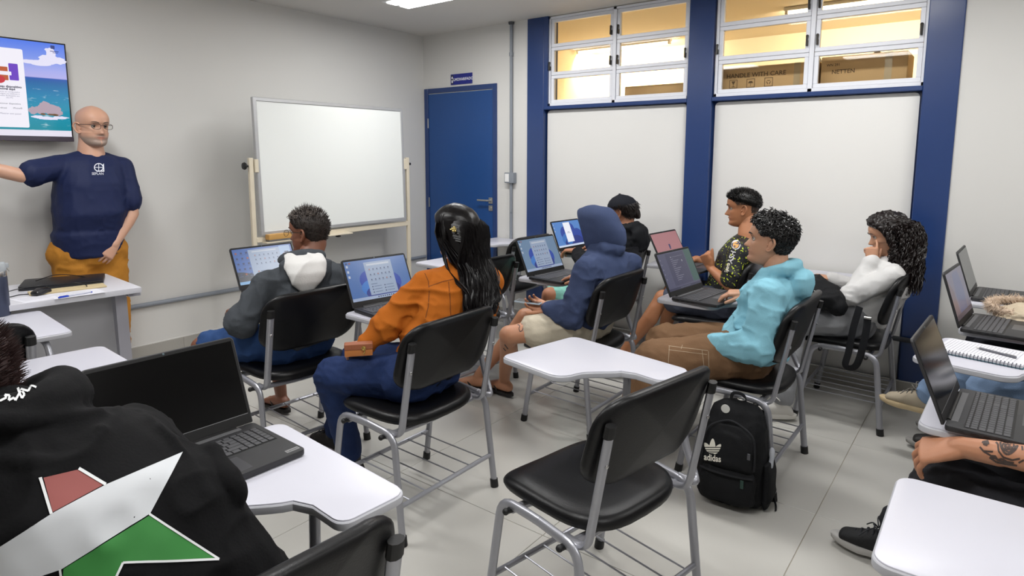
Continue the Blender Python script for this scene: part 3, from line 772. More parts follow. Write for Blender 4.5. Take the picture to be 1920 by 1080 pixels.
        R(SCR('lilac', '#8f8aa2', .4), 0, 0, 1, 1); S.append((SCR('lilac2', '#7880a8', .4), [(.3, .08), (.72, .08), (.8, .5), (.7, .95), (.35, .95), (.28, .5)])); S.append((SCR('lilac3', '#96808c', .35), [(0, .08), (.25, .08), (.2, .6), (0, .9)])); R(SCR('lilac4', '#7a6a78', .3), 0, 0, 1, .1)
    else:                                    # off: black glossy glass
        R(P('display_off', '#020203', .14, spec=.22), 0, 0, 1, 1); R(P('display_trim', '#77777a', .5), 0, 0, 1, .007)
    return S
def laptop(label, hl, rz, kind, tilt=25, keys=False, hinge_mid=None, extra=None):
    """hl: hinge-left corner on the tablet (x, y); rz: rotation"""
    a = rad(rz); c = Vector((hl[0]+LW/2*math.cos(a), hl[1]+LW/2*math.sin(a), TZ))
    t = thing('laptop', label, 'laptop', c, a, 'dark grey laptops on the chair tablets')
    b = MB()
    b.prism(rrect(-LW/2, -LD, LW/2, .002, .012, 4), .003, .0185, .004, 2)
    for sx in (-1, 1):
        for y in (-.03, -LD+.03): b.box((sx*.15-.01, y-.006, 0), (sx*.15+.01, y+.006, .004))
    bo = b.build('base', M_LAP, t)
    ports = MB()
    for k, (y, w) in enumerate(((-.035, .012), (-.065, .018), (-.09, .014), (-.115, .014))): ports.box((-LW/2-.0006, y-w/2, .008), (-LW/2+.002, y+w/2, .0135))
    ports.build('port', M_BLACKP, bo)
    MB().box((-.135, -.024, .0183), (.135, -.008, .0192), .0004).build('speaker_grille', P('grille', '#58585a', .5), bo)
    kb = MB().box((-.1655, -.1415, .0178), (.1655, -.0385, .0187)).build('keyboard', M_BEZ, bo)
    if keys:
        cache = {}
        for (x0, x1, y0, y1) in KEYS:
            k = (round(x1-x0, 4), round(y1-y0, 4))
            if k not in cache: cache[k] = MB().box((-k[0]/2, -k[1]/2, 0), (k[0]/2, k[1]/2, .0016), .0008).mesh('key', M_KEY)
            ob('key', cache[k], bo, ((x0+x1)/2, (y0+y1)/2, .0186))
    else:
        m = MB()
        for (x0, x1, y0, y1) in KEYS: m.box((x0, y0, .0186), (x1, y1, .0200))
        tag(m.build('keys', M_KEY, bo, 0), kind='stuff')
    MB().prism(rrect(-.052, -.232, .052, -.155, .003, 2), .0184, .0188).build('touchpad', P('touchpad', '#424245', .3), bo)
    lid = ob('lid', MB().prism(rrect(-LW/2, 0, LW/2, LH, (.004, .004, .012, .012), 4), -.0075, 0, .002, 2).mesh('lid', M_LAP), t, (0, .002, .018), (rad(90-tilt), 0, 0))
    MB().prism(rrect(-LW/2+.003, .003, LW/2-.003, LH-.003, (.003, .003, .01, .01), 4), 0, .0012).build('bezel', M_BEZ, lid)
    S = desktop(kind); ml = []; d = MB(); z = .0014
    u0, v0, uw, vh = -LW/2+.009, .026, LW-.018, LH-.026-.011
    for i, (m, pts) in enumerate(S):
        if m not in ml: ml.append(m)
        pts = [(min(max(u, 0), 1), min(max(v, 0), 1)) for u, v in pts]
        d.disc([(u0+u*uw, v0+v*vh, z+i*.000015) for u, v in pts], ml.index(m))
    d.build('display', ml, lid, 0)
    MB().lathe([(.0028, 0), (.0022, .0008)], 10, (0, LH-.0055, .0012)).build('webcam', P('lens_glass', '#5a6a70', .1), lid)
    MB().tube([(-.13, -.002, .0165), (.13, -.002, .0165)], .006, 8).build('hinge', M_BEZ, t)
    return t, bo, lid
laptop('laptop showing a busy desktop with many icons before the man in the dark grey hoodie', (1.715, 3.117), -3, 'busy')
laptop('laptop with open start menu before the woman in the orange jacket', (1.829, 2.335), -8, 'start')
laptop('laptop with open start menu before the person in the blue hood', (2.954, 2.148), -4, 'start2')
laptop('laptop with a white window on blue wallpaper before the person in the black cap', (3.89, 2.54), -3, 'app', 23)
laptop('laptop with a dim purple page under the hand of the man in the aqua hoodie', (2.956, 1.261), -5, 'dim')
laptop('laptop with a plain pink screen before the man in the yellow-speckled shirt', (3.74, 1.655), -4, 'pink', 28)
t, bo, lid = laptop('open laptop with a black screen before the person in the star-print hoodie', (.497, 1.537), -1.5, 'off', 21, True)
MB().box((.138, -.232, .0186), (.172, -.218, .0189)).build('maker_badge', P('badge_metal', '#a8a8aa', .35, .6), bo)
vs, fs = text_mesh('Lenovo', .0095, bold=.0002)
MB().add([(.155+v.x, -.225+v.y, .0191) for v in vs], fs).build('badge_lettering', P('badge_ink', '#3a3a3c', .5), bo, 0)
laptop('laptop with a glossy reflecting dark screen beside the tattooed arm', (1.966, .062), -3, 'off', 22, True)
laptop('laptop with a dim lilac screen before the person in pale blue jeans', (3.152, .08), -6, 'lilac', 18, True)
laptop('laptop with a plain grey screen at the wall beside the last blue column', (3.89, .067), -3, 'grey', 18)
# ================================================================ people: builders
V = Vector
def vnoise(p, seed=0):
    """smooth value noise for an (N,3) array, result in -1..1"""
    p = np.asarray(p, float); i = np.floor(p).astype(np.int64); f = p-i; f = f*f*(3-2*f)
    out = np.zeros(len(p))
    for dx in (0, 1):
        for dy in (0, 1):
            for dz in (0, 1):
                h = ((i[:, 0]+dx)*374761393 + (i[:, 1]+dy)*668265263 + (i[:, 2]+dz)*2147483647 + seed*974711) & 0xffffffff
                h = ((h ^ (h >> 13))*1274126177) & 0xffffffff
                h = (h ^ (h >> 16)) & 0xffff
                w = (f[:, 0] if dx else 1-f[:, 0])*(f[:, 1] if dy else 1-f[:, 1])*(f[:, 2] if dz else 1-f[:, 2])
                out += w*(h/32767.5-1)
    return out
def basis(d, up=(0, 0, 1)):
    d = V(d).normalized(); u = V(up)
    if abs(d.dot(u.normalized())) > .97: u = V((0, 1, 0)) if abs(d.y) < .9 else V((1, 0, 0))
    a = (u-d*u.dot(d)).normalized(); return d, a, d.cross(a)
class Body(MB):
    def seg(s, a, b, ra, rb, n=14, flat=1., up=(0, 0, 1)):
        """tapered capsule"""
        a, b = V(a), V(b)
        if (b-a).length < 1e-5: b = a+V((0, 0, 1e-3))
        d, u, v = basis(b-a, up); rings = []
        for t in (-.98, -.8, -.45, 0): 
            k = math.sqrt(max(0, 1-t*t)); rings.append((a+d*(t*ra), ra*k))
        for t in (0, .45, .8, .98):
            k = math.sqrt(max(0, 1-t*t)); rings.append((b+d*(t*rb), rb*k))
        return s.loft([[c+u*(r*math.cos(2*math.pi*k/n)*flat)+v*(r*math.sin(2*math.pi*k/n)) for k in range(n)] for c, r in rings])
    def chain(s, pts, rs, **k):
        for i in range(len(pts)-1): s.seg(pts[i], pts[i+1], rs[i], rs[i+1], **k)
        return s
    def ell(s, rings, n=24, p=2.3, flat=False):
        """rings: (centre, u half-axis vector, v half-axis vector), superelliptic"""
        out = []
        def ring(c, u, v, k): return [V(c)+V(u)*(k*math.copysign(abs(math.cos(a))**(2/p), math.cos(a)))+V(v)*(k*math.copysign(abs(math.sin(a))**(2/p), math.sin(a))) for a in [2*math.pi*j/n for j in range(n)]]
        c0, u0, v0 = rings[0]; c1, u1, v1 = rings[-1]
        d0 = (V(rings[0][0])-V(rings[1][0])).normalized(); d1 = (V(rings[-1][0])-V(rings[-2][0])).normalized()
        e0, e1 = min(V(u0).length, V(v0).length)*.6, min(V(u1).length, V(v1).length)*.6
        if flat: out.append(ring(V(c0)+d0*.004, u0, v0, .5)); out.append(ring(V(c0)+d0*.004, u0, v0, .96))
        else: out.append(ring(V(c0)+d0*e0, u0, v0, .35)); out.append(ring(V(c0)+d0*e0*.7, u0, v0, .75))
        for c, u, v in rings: out.append(ring(c, u, v, 1))
        out.append(ring(V(c1)+d1*e1*.7, u1, v1, .75)); out.append(ring(V(c1)+d1*e1, u1, v1, .35))
        return s.loft(out)
    def orb(s, c, r, rot=None, u=16, v=12):
        if not hasattr(r, '__len__'): r = (r, r, r)
        m = Matrix.Translation(V(c)) @ (rot.to_4x4() if rot else Matrix.Identity(4))
        return s.ball((0, 0, 0), r, 0, u, v, m)
def remesh(mb, voxel=.01, smooth=6, fold=None, seed=0, factor=.5, joints=None):
    """union of the closed shapes -> one skin; fold = list of (amplitude, (fx, fy, fz), ridge)"""
    me = mb.mesh('tmp', [], 0); o = ob('tmp', me)
    r = o.modifiers.new('r', 'REMESH'); r.mode = 'VOXEL'; r.voxel_size = voxel
    if smooth:
        k = o.modifiers.new('s', 'SMOOTH'); k.factor = factor; k.iterations = smooth
    res = bpy.data.meshes.new_from_object(o.evaluated_get(bpy.context.evaluated_depsgraph_get()))
    bpy.data.objects.remove(o); bpy.data.meshes.remove(me)
    if fold:
        n = len(res.vertices); co = np.zeros(n*3); no = np.zeros(n*3)
        res.vertices.foreach_get('co', co); res.vertices.foreach_get('normal', no)
        co = co.reshape(-1, 3); no = no.reshape(-1, 3); d = np.zeros(n)
        warp = np.stack([vnoise(co*6+k*31, seed+k) for k in range(3)], 1)
        w_ = np.full(n, .45)
        for c, r in (joints or []):
            w_ += .9*np.exp(-(((co-np.array(c))**2).sum(1))/(r*r))
        if not joints: w_[:] = 1
        for j, (amp, f, ridge) in enumerate(fold):
            q = (co+warp*.035)*np.array(f)
            w = vnoise(q, seed+10+j)
            d += amp*(w_*(2.2*(1-np.abs(w))**2.5-.9) if ridge else w)
        res.vertices.foreach_set('co', (co+no*d[:, None]).ravel()); res.update()
    res.polygons.foreach_set('use_smooth', [True]*len(res.polygons))
    return res
def paint(me, fn, name='tint'):
    a = me.color_attributes.new(name, 'FLOAT_COLOR', 'POINT')
    n = len(me.vertices); co = np.zeros(n*3); me.vertices.foreach_get('co', co); co = co.reshape(-1, 3)
    c = np.ones((n, 4)); c[:, :3] = fn(co); a.data.foreach_set('color', c.ravel()); return me
def join_meshes(name, meshes, mat):
    vs, fs, cols = [], [], []
    for m in meshes:
        o = len(vs); vs += [tuple(v.co) for v in m.vertices]; fs += [tuple(i+o for i in p.vertices) for p in m.polygons]
        at = m.color_attributes.get('tint')
        if at:
            c = np.zeros(len(m.vertices)*4); at.data.foreach_get('color', c); cols.append(c.reshape(-1, 4))
        else: cols.append(np.ones((len(m.vertices), 4)))
    me = bpy.data.meshes.new(name); me.from_pydata(vs, [], fs); me.materials.append(mat)
    a = me.color_attributes.new('tint', 'FLOAT_COLOR', 'POINT'); a.data.foreach_set('color', np.concatenate(cols).ravel())
    me.polygons.foreach_set('use_smooth', [True]*len(me.polygons)); me.update(); return me

# ---- head ------------------------------------------------------------
def interp(x, tab):
    xs, ys = zip(*tab); return float(np.interp(x, xs, ys))
def smooth_interp(z, tab):
    """monotone-ish cubic through table"""
    xs, ys = zip(*tab); xs = np.array(xs); ys = np.array(ys)
    i = int(np.clip(np.searchsorted(xs, z)-1, 0, len(xs)-2))
    def slope(k):
        a, b = max(k-1, 0), min(k+1, len(xs)-1); return (ys[b]-ys[a])/(xs[b]-xs[a])
    h = xs[i+1]-xs[i]; t = (z-xs[i])/h; m0, m1 = slope(i)*h, slope(i+1)*h
    return float((2*t**3-3*t*t+1)*ys[i]+(t**3-2*t*t+t)*m0+(-2*t**3+3*t*t)*ys[i+1]+(t**3-t*t)*m1)
FRONT = [(-.120, .030), (-.114, .058), (-.104, .075), (-.090, .081), (-.075, .076), (-.060, .080), (-.042, .079), (-.02, .078), (0, .077), (.022, .087), (.05, .088), (.075, .076), (.095, .056), (.108, .034), (.116, .004)]
BACK = [(-.120, .02), (-.114, .0), (-.10, -.02), (-.08, -.045), (-.06, -.068), (-.03, -.088), (0, -.100), (.03, -.106), (.06, -.100), (.085, -.080), (.103, -.05), (.112, -.026), (.116, -.004)]
WIDE = [(-.120, .012), (-.114, .030), (-.104, .043), (-.09, .051), (-.07, .058), (-.045, .064), (-.02, .068), (0, .071), (.03, .076), (.055, .075), (.08, .064), (.10, .042), (.11, .024), (.116, .003)]
def g2(x, s): return math.exp(-(x/s)**2)
def head_point(th, z, fem=0., nose=1., jaw=1.):
    """th = 0 front; returns head-local point"""
    f, b, w = smooth_interp(z, FRONT), smooth_interp(z, BACK), smooth_interp(z, WIDE)
    if z < -.03: w *= (jaw-.10*fem)
    s, c = math.sin(th), math.cos(th)
    ex = .80 if c > 0 else .95
    x = w*math.copysign(abs(s)**ex, s)
    cy = (f+b)*.5*.35
    y = cy+((f-cy)*abs(c)**.9 if c > 0 else (b-cy)*abs(c)**.95)
    if c > 0:
        ax = abs(x)
        d = 0
        # nose: bridge to tip
        if -.05 < z < .03:
            t = (0.018-z)/.056                      # 0 bridge .. 1 tip
            pr = max(0, min(1, t))**1.25*.027*nose
            if z < -.036: pr *= max(0, 1-((-.036-z)/.011)**1.5)
            d += pr*g2(ax, .0085+.0065*max(0, min(1, t)))
        d += .006*g2(z-(-.058), .0075)*g2(ax, .020)          # lips
        d += .0045*g2(z-(-.071), .0065)*g2(ax, .018)
        d -= .004*g2(z-(-.0645), .003)*g2(ax, .022)
        d += .006*g2(z-(-.096), .013)*g2(ax, .018)*(1-.4*fem)  # chin
        d -= .0105*g2(z-.001, .014)*g2(ax-.032, .016)        # sockets
        d += (.005-.003*fem)*g2(z-.024, .009)*g2(ax-.026, .022)  # brow
        d += .004*g2(z+.022, .017)*g2(ax-.044, .018)         # cheekbone
        y += d*min(1, c*2.2)
    return V((x, y, z))
HN, HM = 88, 72
def head_mesh(M, fem=0., nose=1., jaw=1., tintf=None, ears=True):
    zs = [-.120+.236*(.5-.5*math.cos(math.pi*(.02+.96*i/(HM-1)))) for i in range(HM)]
    ths = []
    for j in range(HN):
        t = 2*math.pi*j/HN; ths.append(t-.42*math.sin(t))     # denser at the front
    vs = [head_point(th, z, fem, nose, jaw) for z in zs for th in ths]
    fs = []
    for i in range(HM-1):
        for j in range(HN): fs.append((i*HN+j, i*HN+(j+1) % HN, (i+1)*HN+(j+1) % HN, (i+1)*HN+j))
    fs.append(tuple(range(HN-1, -1, -1))); fs.append(tuple((HM-1)*HN+j for j in range(HN)))
    b = MB().add(vs, fs)
    if ears:
        for s in (-1, 1):
            e = Matrix.Translation((s*.0715, -.010, -.012)) @ Matrix.Rotation(s*rad(22), 4, 'Z') @ Matrix.Rotation(rad(12), 4, 'X')
            path = [(0, .013, -.020), (s*.004, .006, -.029), (s*.008, -.007, -.024), (s*.012, -.016, -.004), (s*.014, -.018, .014), (s*.012, -.009, .028), (s*.009, .004, .029), (s*.004, .014, .019), (0, .015, .004)]
            b.tube([e @ V(q) for q in curve(path, 4)], [.0045]*2+[.0050]*31, 8)
            b.ball((0, 0, 0), (.0035, .015, .026), 0, 12, 8, e @ Matrix.Translation((s*.003, -.001, .001)))
            b.ball((0, 0, 0), (.0045, .009, .010), 0, 10, 8, e @ Matrix.Translation((s*.003, .004, -.022)))
            b.ball((0, 0, 0), (.004, .004, .007), 0, 8, 6, e @ Matrix.Translation((s*.004, .013, -.004)))
    loc = np.array(b.v)
    tint = np.ones((len(loc), 3))
    lip = np.exp(-((loc[:, 2]+.0645)/.0085)**2)*np.exp(-(loc[:, 0]/.021)**4)*(loc[:, 1] > .05)
    tint *= 1-lip[:, None]*np.array([.12, .38, .34])
    if tintf is not None: tint *= tintf(loc)
    b.xform(M); me = b.mesh('head', [], 0)
    a = me.color_attributes.new('tint', 'FLOAT_COLOR', 'POINT'); a.data.foreach_set('color', np.c_[tint, np.ones(len(loc))].ravel())
    return me
M_EYEW = P('eye_white', '#b3aaa0', .25)
M_IRIS = P('iris_dark', '#1d120c', .15)
def eyes(M, root, lid=.5, lash=None):
    for s in (-1, 1):
        e = MB().ball((0, 0, 0), .0118, 0, 16, 12)
        o = e.xform(M @ Matrix.Translation((s*.031, .0618, .001))).build('eyeball', M_EYEW, root)
        i = MB().lathe([(.0055, 0), (.0045, .0011), (.001, .0017)], 14, mat=M @ Matrix.Translation((s*.031, .0618+.0113, .001)) @ Matrix.Rotation(rad(-90), 4, 'X'))
        i.build('iris', M_IRIS, o)
def brows(M, root, mat, thick=.0028, fem=0):
    for s in (-1, 1):
        pts = []
        for k in range(9):
            x = .012+.036*k/8; z = .0215+.006*math.sin(math.pi*k/8*.8)-.001*k/8
            th = math.asin(min(.99, (x/smooth_interp(z, WIDE))**(1/.8))); p = head_point(th, z)
            pts.append(M @ V((s*p.x, p.y+.0008, p.z)))
        MB().tube(pts, [thick*.7, thick, thick, thick, thick, thick*.9, thick*.8, thick*.6, thick*.3], 6).build('eyebrow', mat, root)
def lashes(M, root, mat):
    for s in (-1, 1):
        pts = [M @ V((s*(.031+.0135*math.sin(a)), .0622+.0118*math.cos(a)*.98, .001+.0055*math.cos(a*.9))) for a in [rad(-62+124*k/8) for k in range(9)]]
        MB().tube(pts, .0016, 5).build('eyelid', mat, root)
# ---- hands -----------------------------------------------------------
def hand(b, w, d, n, side, curl=(25, 25, 25, 25), spread=6, thumb=(35, 20), sc=1., bend2=1.0):
    """w wrist, d finger direction, n back-of-hand normal, side +1 right / -1 left"""
    d = V(d).normalized(); n = V(n); n = (n-d*n.dot(d)).normalized(); x = d.cross(n)     # x: little-finger side for the right hand
    t = -x*side                                                                            # towards the thumb
    P0 = lambda a, u, h: V(w)+d*(a*sc)+t*(u*sc)+n*(h*sc)
    b.ell([(P0(-.005, 0, 0), t*.027*sc, n*.019*sc), (P0(.02, 0, 0), t*.031*sc, n*.018*sc), (P0(.055, .002, .001), t*.039*sc, n*.0155*sc), (P0(.088, .002, .002), t*.041*sc, n*.0125*sc)], 18)
    for k, (u, L, r) in enumerate(((.030, .074, .0088), (.010, .082, .0092), (-.011, .076, .0088), (-.030, .060, .0078))):
        a = rad(spread)*(1.5-k)/1.5; c = curl[k]
        q = P0(.086-.004*abs(k-1), u, .001); dd = (d*math.cos(a)+t*math.sin(a)).normalized(); ang = 0
        pts, rs = [q-dd*.012*sc, q], [r*1.08*sc, r*1.05*sc]
        for j, fr in enumerate((.45, .31, .24)):
            ang += rad(c*(1, 1.15*bend2, .75*bend2)[j]); v = dd*math.cos(ang)-n*math.sin(ang)
            q = q+v*(L*fr*sc); pts.append(q); rs.append(r*(1-.09*(j+1))*sc)
        b.chain(pts, rs, n=10)
    ta, tb = rad(thumb[0]), rad(thumb[1])
    q = P0(.018, .022, -.006); v = (d*math.cos(ta)+t*math.sin(ta)-n*.25).normalized()
    p1 = q+v*.036*sc; v2 = (d*math.cos(ta-tb)+t*math.sin(ta-tb)-n*.3).normalized()
    p2 = p1+v2*.032*sc; p3 = p2+(v2-n*.1+d*.25).normalized()*.025*sc
    b.chain([P0(.008, .012, -.004), q, p1, p2, p3], [.014*sc, .0145*sc, .0112*sc, .0098*sc, .0082*sc], n=10)
    return b
# ---- hair ------------------------------------------------------------
def scalp_points(n, mask, seed=1, fem=0):
    rnd = random.Random(seed); out = []
    while len(out) < n:
        z = rnd.uniform(-.10, .1155); th = rnd.uniform(-math.pi, math.pi)
        if rnd.random() > smooth_interp(z, WIDE)/.077+.12: continue
        p = head_point(th, z, fem)
        if mask(p, th) <= 0: continue
        e = 1e-3
        u = head_point(th+.02, z, fem)-p; v = head_point(th, min(z+e, .1159), fem)-head_point(th, min(z+e, .1159)-2*e, fem)
        nn = u.cross(v)
        nn = nn.normalized() if nn.length > 1e-12 else V((0, 0, 1))
        if nn.dot(p-V((0, -.01, .01))) < 0: nn = -nn
        out.append((p, nn))
    return out
def strand(m, pts, r, sides=3):
    n = len(pts); m.tube(pts, [r*(1-.75*(i/(n-1))**2) for i in range(n)], sides)
def cap_mesh(M, mask, th_, fem=0, noise_amp=.003, seed=0, zs=None):
    """under-layer of hair: offset scalp"""
    NZ, NT = 60, 96; vs = []; keep = []
    for i in range(NZ):
        z = -.105+.2205*(i/(NZ-1))**.9
        for j in range(NT):
            th = -math.pi+2*math.pi*j/NT; p = head_point(th, min(z, .1155), fem); ok = mask(p, th)
            nn = (p-V((0, -.012, .012))).normalized(); o = th_*min(1, .12+float(ok)/.022) if ok > 0 else -.004
            vs.append(p+nn*o); keep.append(ok > 0)
    co = np.array([tuple(v) for v in vs]); nn = co-np.array([0, -.012, .012]); nn /= np.linalg.norm(nn, axis=1)[:, None]
    co += nn*(vnoise(co*90, seed)*noise_amp*np.array(keep))[:, None]
    fs = []
    for i in range(NZ-1):
        for j in range(NT):
            q = (i*NT+j, i*NT+(j+1) % NT, (i+1)*NT+(j+1) % NT, (i+1)*NT+j)
            if sum(keep[k] for k in q) >= 2: fs.append(q)
    top = tuple((NZ-1)*NT+j for j in range(NT)); 
    if keep[top[0]]: fs.append(top)
    b = MB().add([tuple(c) for c in co], fs); b.xform(M); return b
def short_hair(M, root, mat, mask, length=.02, n=1500, thick=.008, curl=0., seed=1, flow=(0, -.3, .1), r=.0014, name='hair', lenf=None):
    b = cap_mesh(M, mask, thick, noise_amp=.002+.003*(curl > 0), seed=seed)
    rnd = random.Random(seed)
    for p, nn in scalp_points(n, mask, seed):
        L = length*rnd.uniform(.6, 1.25)*(lenf(p) if lenf else 1); mg = min(1, .15+float(mask(p, 0))/.022); L *= .5+.5*mg; base = p+nn*thick*.55*mg
        if curl:
            t = nn.orthogonal().normalized(); u = nn.cross(t); ph = rnd.uniform(0, 6.28); pts = []
            ax = (nn+V([rnd.uniform(-.6, .6) for _ in range(3)])+V(flow)*.6).normalized()
            for k in range(11):
                s = k/10; a = ph+s*curl
                pts.append(M @ (base+ax*(L*s)+(t*math.cos(a)+u*math.sin(a))*(.0045+.003*s)))
            b.tube(pts, [r*1.5]*9+[r, r*.5], 4)
        else:
            d = (nn*.8+V(flow)+V([rnd.uniform(-.25, .25) for _ in range(3)])).normalized(); d2 = (d+V(flow)*1.1).normalized()
            strand(b, [M @ base, M @ (base+d*L*.5), M @ (base+d*L*.5+d2*L*.5)], r)
    return b.build(name, mat, root, 0 if False else 60)

# ---- whole figure -----------------------------------------------------
def frame_from(fwd_yaw, pitch=0., roll=0., loc=(0, 0, 0), sc=1.):
    """yaw: degrees counter-clockwise from +Y; pitch > 0 looks down"""
    return Matrix.Translation(V(loc)) @ Matrix.Rotation(rad(fwd_yaw), 4, 'Z') @ Matrix.Rotation(rad(-pitch), 4, 'X') @ Matrix.Rotation(rad(roll), 4, 'Y') @ Matrix.Scale(sc, 4)
def lerp(a, b, t): return V(a)*(1-t)+V(b)*t
def torso_rings(J, infl=0., w=(.165, .150, .160, .168), dpt=(.115, .105, .112, .085), belly=0., bow=.0):
    """elliptic sections from pelvis to shoulder level"""
    pel, nb = V(J['pel']), V(J['neck']); ax = (nb-pel).normalized()
    hipx = (V(J['hipR'])-V(J['hipL'])).normalized(); shx = (V(J['shR'])-V(J['shL'])).normalized()
    out = []
    ts = (0, .33, .66, .86)
    mid = lerp(pel, nb, .5)
    fw0 = (ax.cross(hipx)).normalized()*-1
    for k, t in enumerate(ts):
        x = (hipx*(1-t)+shx*t).normalized(); c = lerp(pel, nb, t)
        f = (x.cross(ax)).normalized()*-1          # forward
        if f.dot(V(J['fwd'])) < 0: f = -f
        c = c-f*(bow*math.sin(math.pi*t))
        bl = belly*math.sin(math.pi*min(1, t/.75))
        out.append((c+f*bl*.5, x*(w[k]+infl+bl*.35), f*(dpt[k]+infl+bl*.5)))
    return out
def upper(b, J, infl=.012, armr=(.046, .040, .034), to='wr', tor={}, shr=.052, cuff=0., left=True, right=True, trap=.05):
    """torso + shoulders + sleeves; to = 'wr' long sleeves, or fraction down the upper arm"""
    R = torso_rings(J, infl, **tor)
    b.ell(R, flat=True)
    nb = V(J['neck'])
    b.seg(nb-(nb-V(J['pel'])).normalized()*.05, nb, trap+.018+infl*.5, trap+infl*.5)
    for s in 'LR':
        sh, el, wr = V(J['sh'+s]), V(J['el'+s]), V(J['wr'+s])
        b.seg(lerp(nb, sh, .25)-V((0, 0, .03)), sh, trap+infl*.4, shr+infl*.5)
        b.seg(lerp(R[2][0], sh, .55), sh, .068+infl, shr+infl*.8)
        if (s == 'L' and not left) or (s == 'R' and not right): continue
        if to == 'wr':
            b.chain([sh, lerp(sh, el, .5), el, lerp(el, wr, .5), lerp(el, wr, .9)], [shr+infl*.8, armr[0]+infl*.9, armr[1]+infl, armr[2]+infl*.9, armr[2]*.86+infl*.6])
            if cuff: b.seg(lerp(el, wr, .88), lerp(el, wr, .97), armr[2]*.85+infl*.6+cuff, armr[2]*.8+infl*.5+cuff)
        else:
            e = lerp(sh, el, to); b.chain([sh, e], [shr+infl*.8, armr[0]+infl*1.1])
    return b
def lower(b, J, infl=.01, th=(.088, .074, .058), sh=(.056, .040), to='an', seat=True):
    hl, hr = V(J['hipL']), V(J['hipR'])
    b.seg(hl, hr, .105+infl, .105+infl); b.orb(lerp(hl, hr, .5)+V((0, 0, .02)), (.165+infl, .115+infl, .09+infl), V(J['fwd']).to_track_quat('Y', 'Z').to_matrix() if seat else None)
    for s in 'LR':
        h, k, a = V(J['hip'+s]), V(J['kn'+s]), V(J['an'+s])
        if to == 'an':
            b.chain([h, lerp(h, k, .5), k], [th[0]+infl, th[1]+infl, th[2]+infl]); b.chain([k, lerp(k, a, .35), lerp(k, a, .92)], [th[2]+infl*.95, sh[0]+infl, sh[1]+infl])
        else: b.chain([h, lerp(h, k, .5), lerp(h, k, to)], [th[0]+infl, th[1]+infl*1.2, th[2]*1.12+infl*1.5])
    return b
def body_skin(J, Mh, fem=0., neckr=.052, arms='LR', legs='', hands=None, nose=1., jaw=1., tintf=None, voxel=.0075, trunk=True, hsc=1., ears=True):
    """head + neck + limbs + hands as one mesh"""
    parts = [head_mesh(Mh, fem, nose, jaw, tintf, ears)]
    b = Body(); nb = V(J['neck']); hb = Mh @ V((0, -.030, -.055)); hf = Mh @ V((0, -.022, -.02))
    b.chain([nb-V((0, 0, .06)), nb, lerp(nb, hb, .6), hb, hf], [neckr*1.35, neckr*1.12, neckr, neckr*1.02, neckr*.98], n=20)
    if trunk: b.ell(torso_rings(J, -.03))
    for s in 'LR':
        sh, el, wr = V(J['sh'+s]), V(J['el'+s]), V(J['wr'+s])
        if s in arms:
            b.chain([sh, lerp(sh, el, .5), el, lerp(el, wr, .3), wr], [.046, .043, .037, .038, .0245])
        h, k, a = V(J['hip'+s]), V(J['kn'+s]), V(J['an'+s])
        if trunk: b.seg(V(J['pel']), h, .06, .06); b.seg(V(J['neck'])-V((0, 0, .08)), sh, .04, .04)
        if s in legs:
            b.chain([h, lerp(h, k, .5), lerp(h, k, .9), k, lerp(k, a, .12)], [.078, .068, .052, .053, .046]); b.chain([lerp(k, a, .1), lerp(k, a, .35)-V(J['fwd'])*.012, lerp(k, a, .7), a], [.047, .052, .038, .032])
            f = V(J['foot'+s]).normalized(); b.ell([(a-f*.045-V((0, 0, .035)), f.cross(V((0, 0, 1)))*.028, V((0, 0, .03))), (a-V((0, 0, .03)), f.cross(V((0, 0, 1)))*.033, V((0, 0, .04))), (a+f*.08-V((0, 0, .045)), f.cross(V((0, 0, 1)))*.038, V((0, 0, .026))), (a+f*.14-V((0, 0, .058)), f.cross(V((0, 0, 1)))*.042, V((0, 0, .014)))])
            for q in range(5):
                sd = f.cross(V((0, 0, 1))); u = (-.034+.016*q)*(1 if s == 'L' else -1)
                b.seg(a+f*.13+sd*u-V((0, 0, .06)), a+f*(.175-.006*q)+sd*u-V((0, 0, .063)), .010, .0095-.0006*q, n=8)
    parts.append(remesh(b, voxel, 4))
    if hands:
        hb = Body()
        for (s, d, n, kw) in hands: 
            hand(hb, J['wr'+s], d, n, 1 if s == 'R' else -1, sc=hsc, **kw)
            e, w = V(J['el'+s]), V(J['wr'+s]); hb.chain([lerp(e, w, .72), w, w+V(d).normalized()*.01], [.0285*hsc, .0245*hsc, .024*hsc], n=12)
        parts.append(remesh(hb, .0036, 2))
    return parts
def skin(name, col, spots=.05):
    return P(name, col, .48, var=(16, spots), bump=(240, .06), attr='tint', sss=.08)
def person(label, parts, mat, origin):
    me = join_meshes('person', parts, mat); o = V(origin)
    me.transform(Matrix.Translation(-o))
    p = ob('person', me, None, o); tag(p, label, 'person', 'people in the classroom')
    ROOT[0] = p; return p
ROOT = [None]
def wear(name, me, mat, root, label=None):
    """clothing mesh in world coordinates, parented to the person"""
    me.materials.clear()
    for m in (mat if isinstance(mat, (list, tuple)) else [mat]): me.materials.append(m)
    me.transform(Matrix.Translation(-root.location)); o = ob(name, me, root)
    if label: o['label'] = label
    return o
def wear_mb(name, mb, mat, root, smooth=50, label=None):
    return wear(name, mb.mesh(name, [], smooth), mat, root, label)
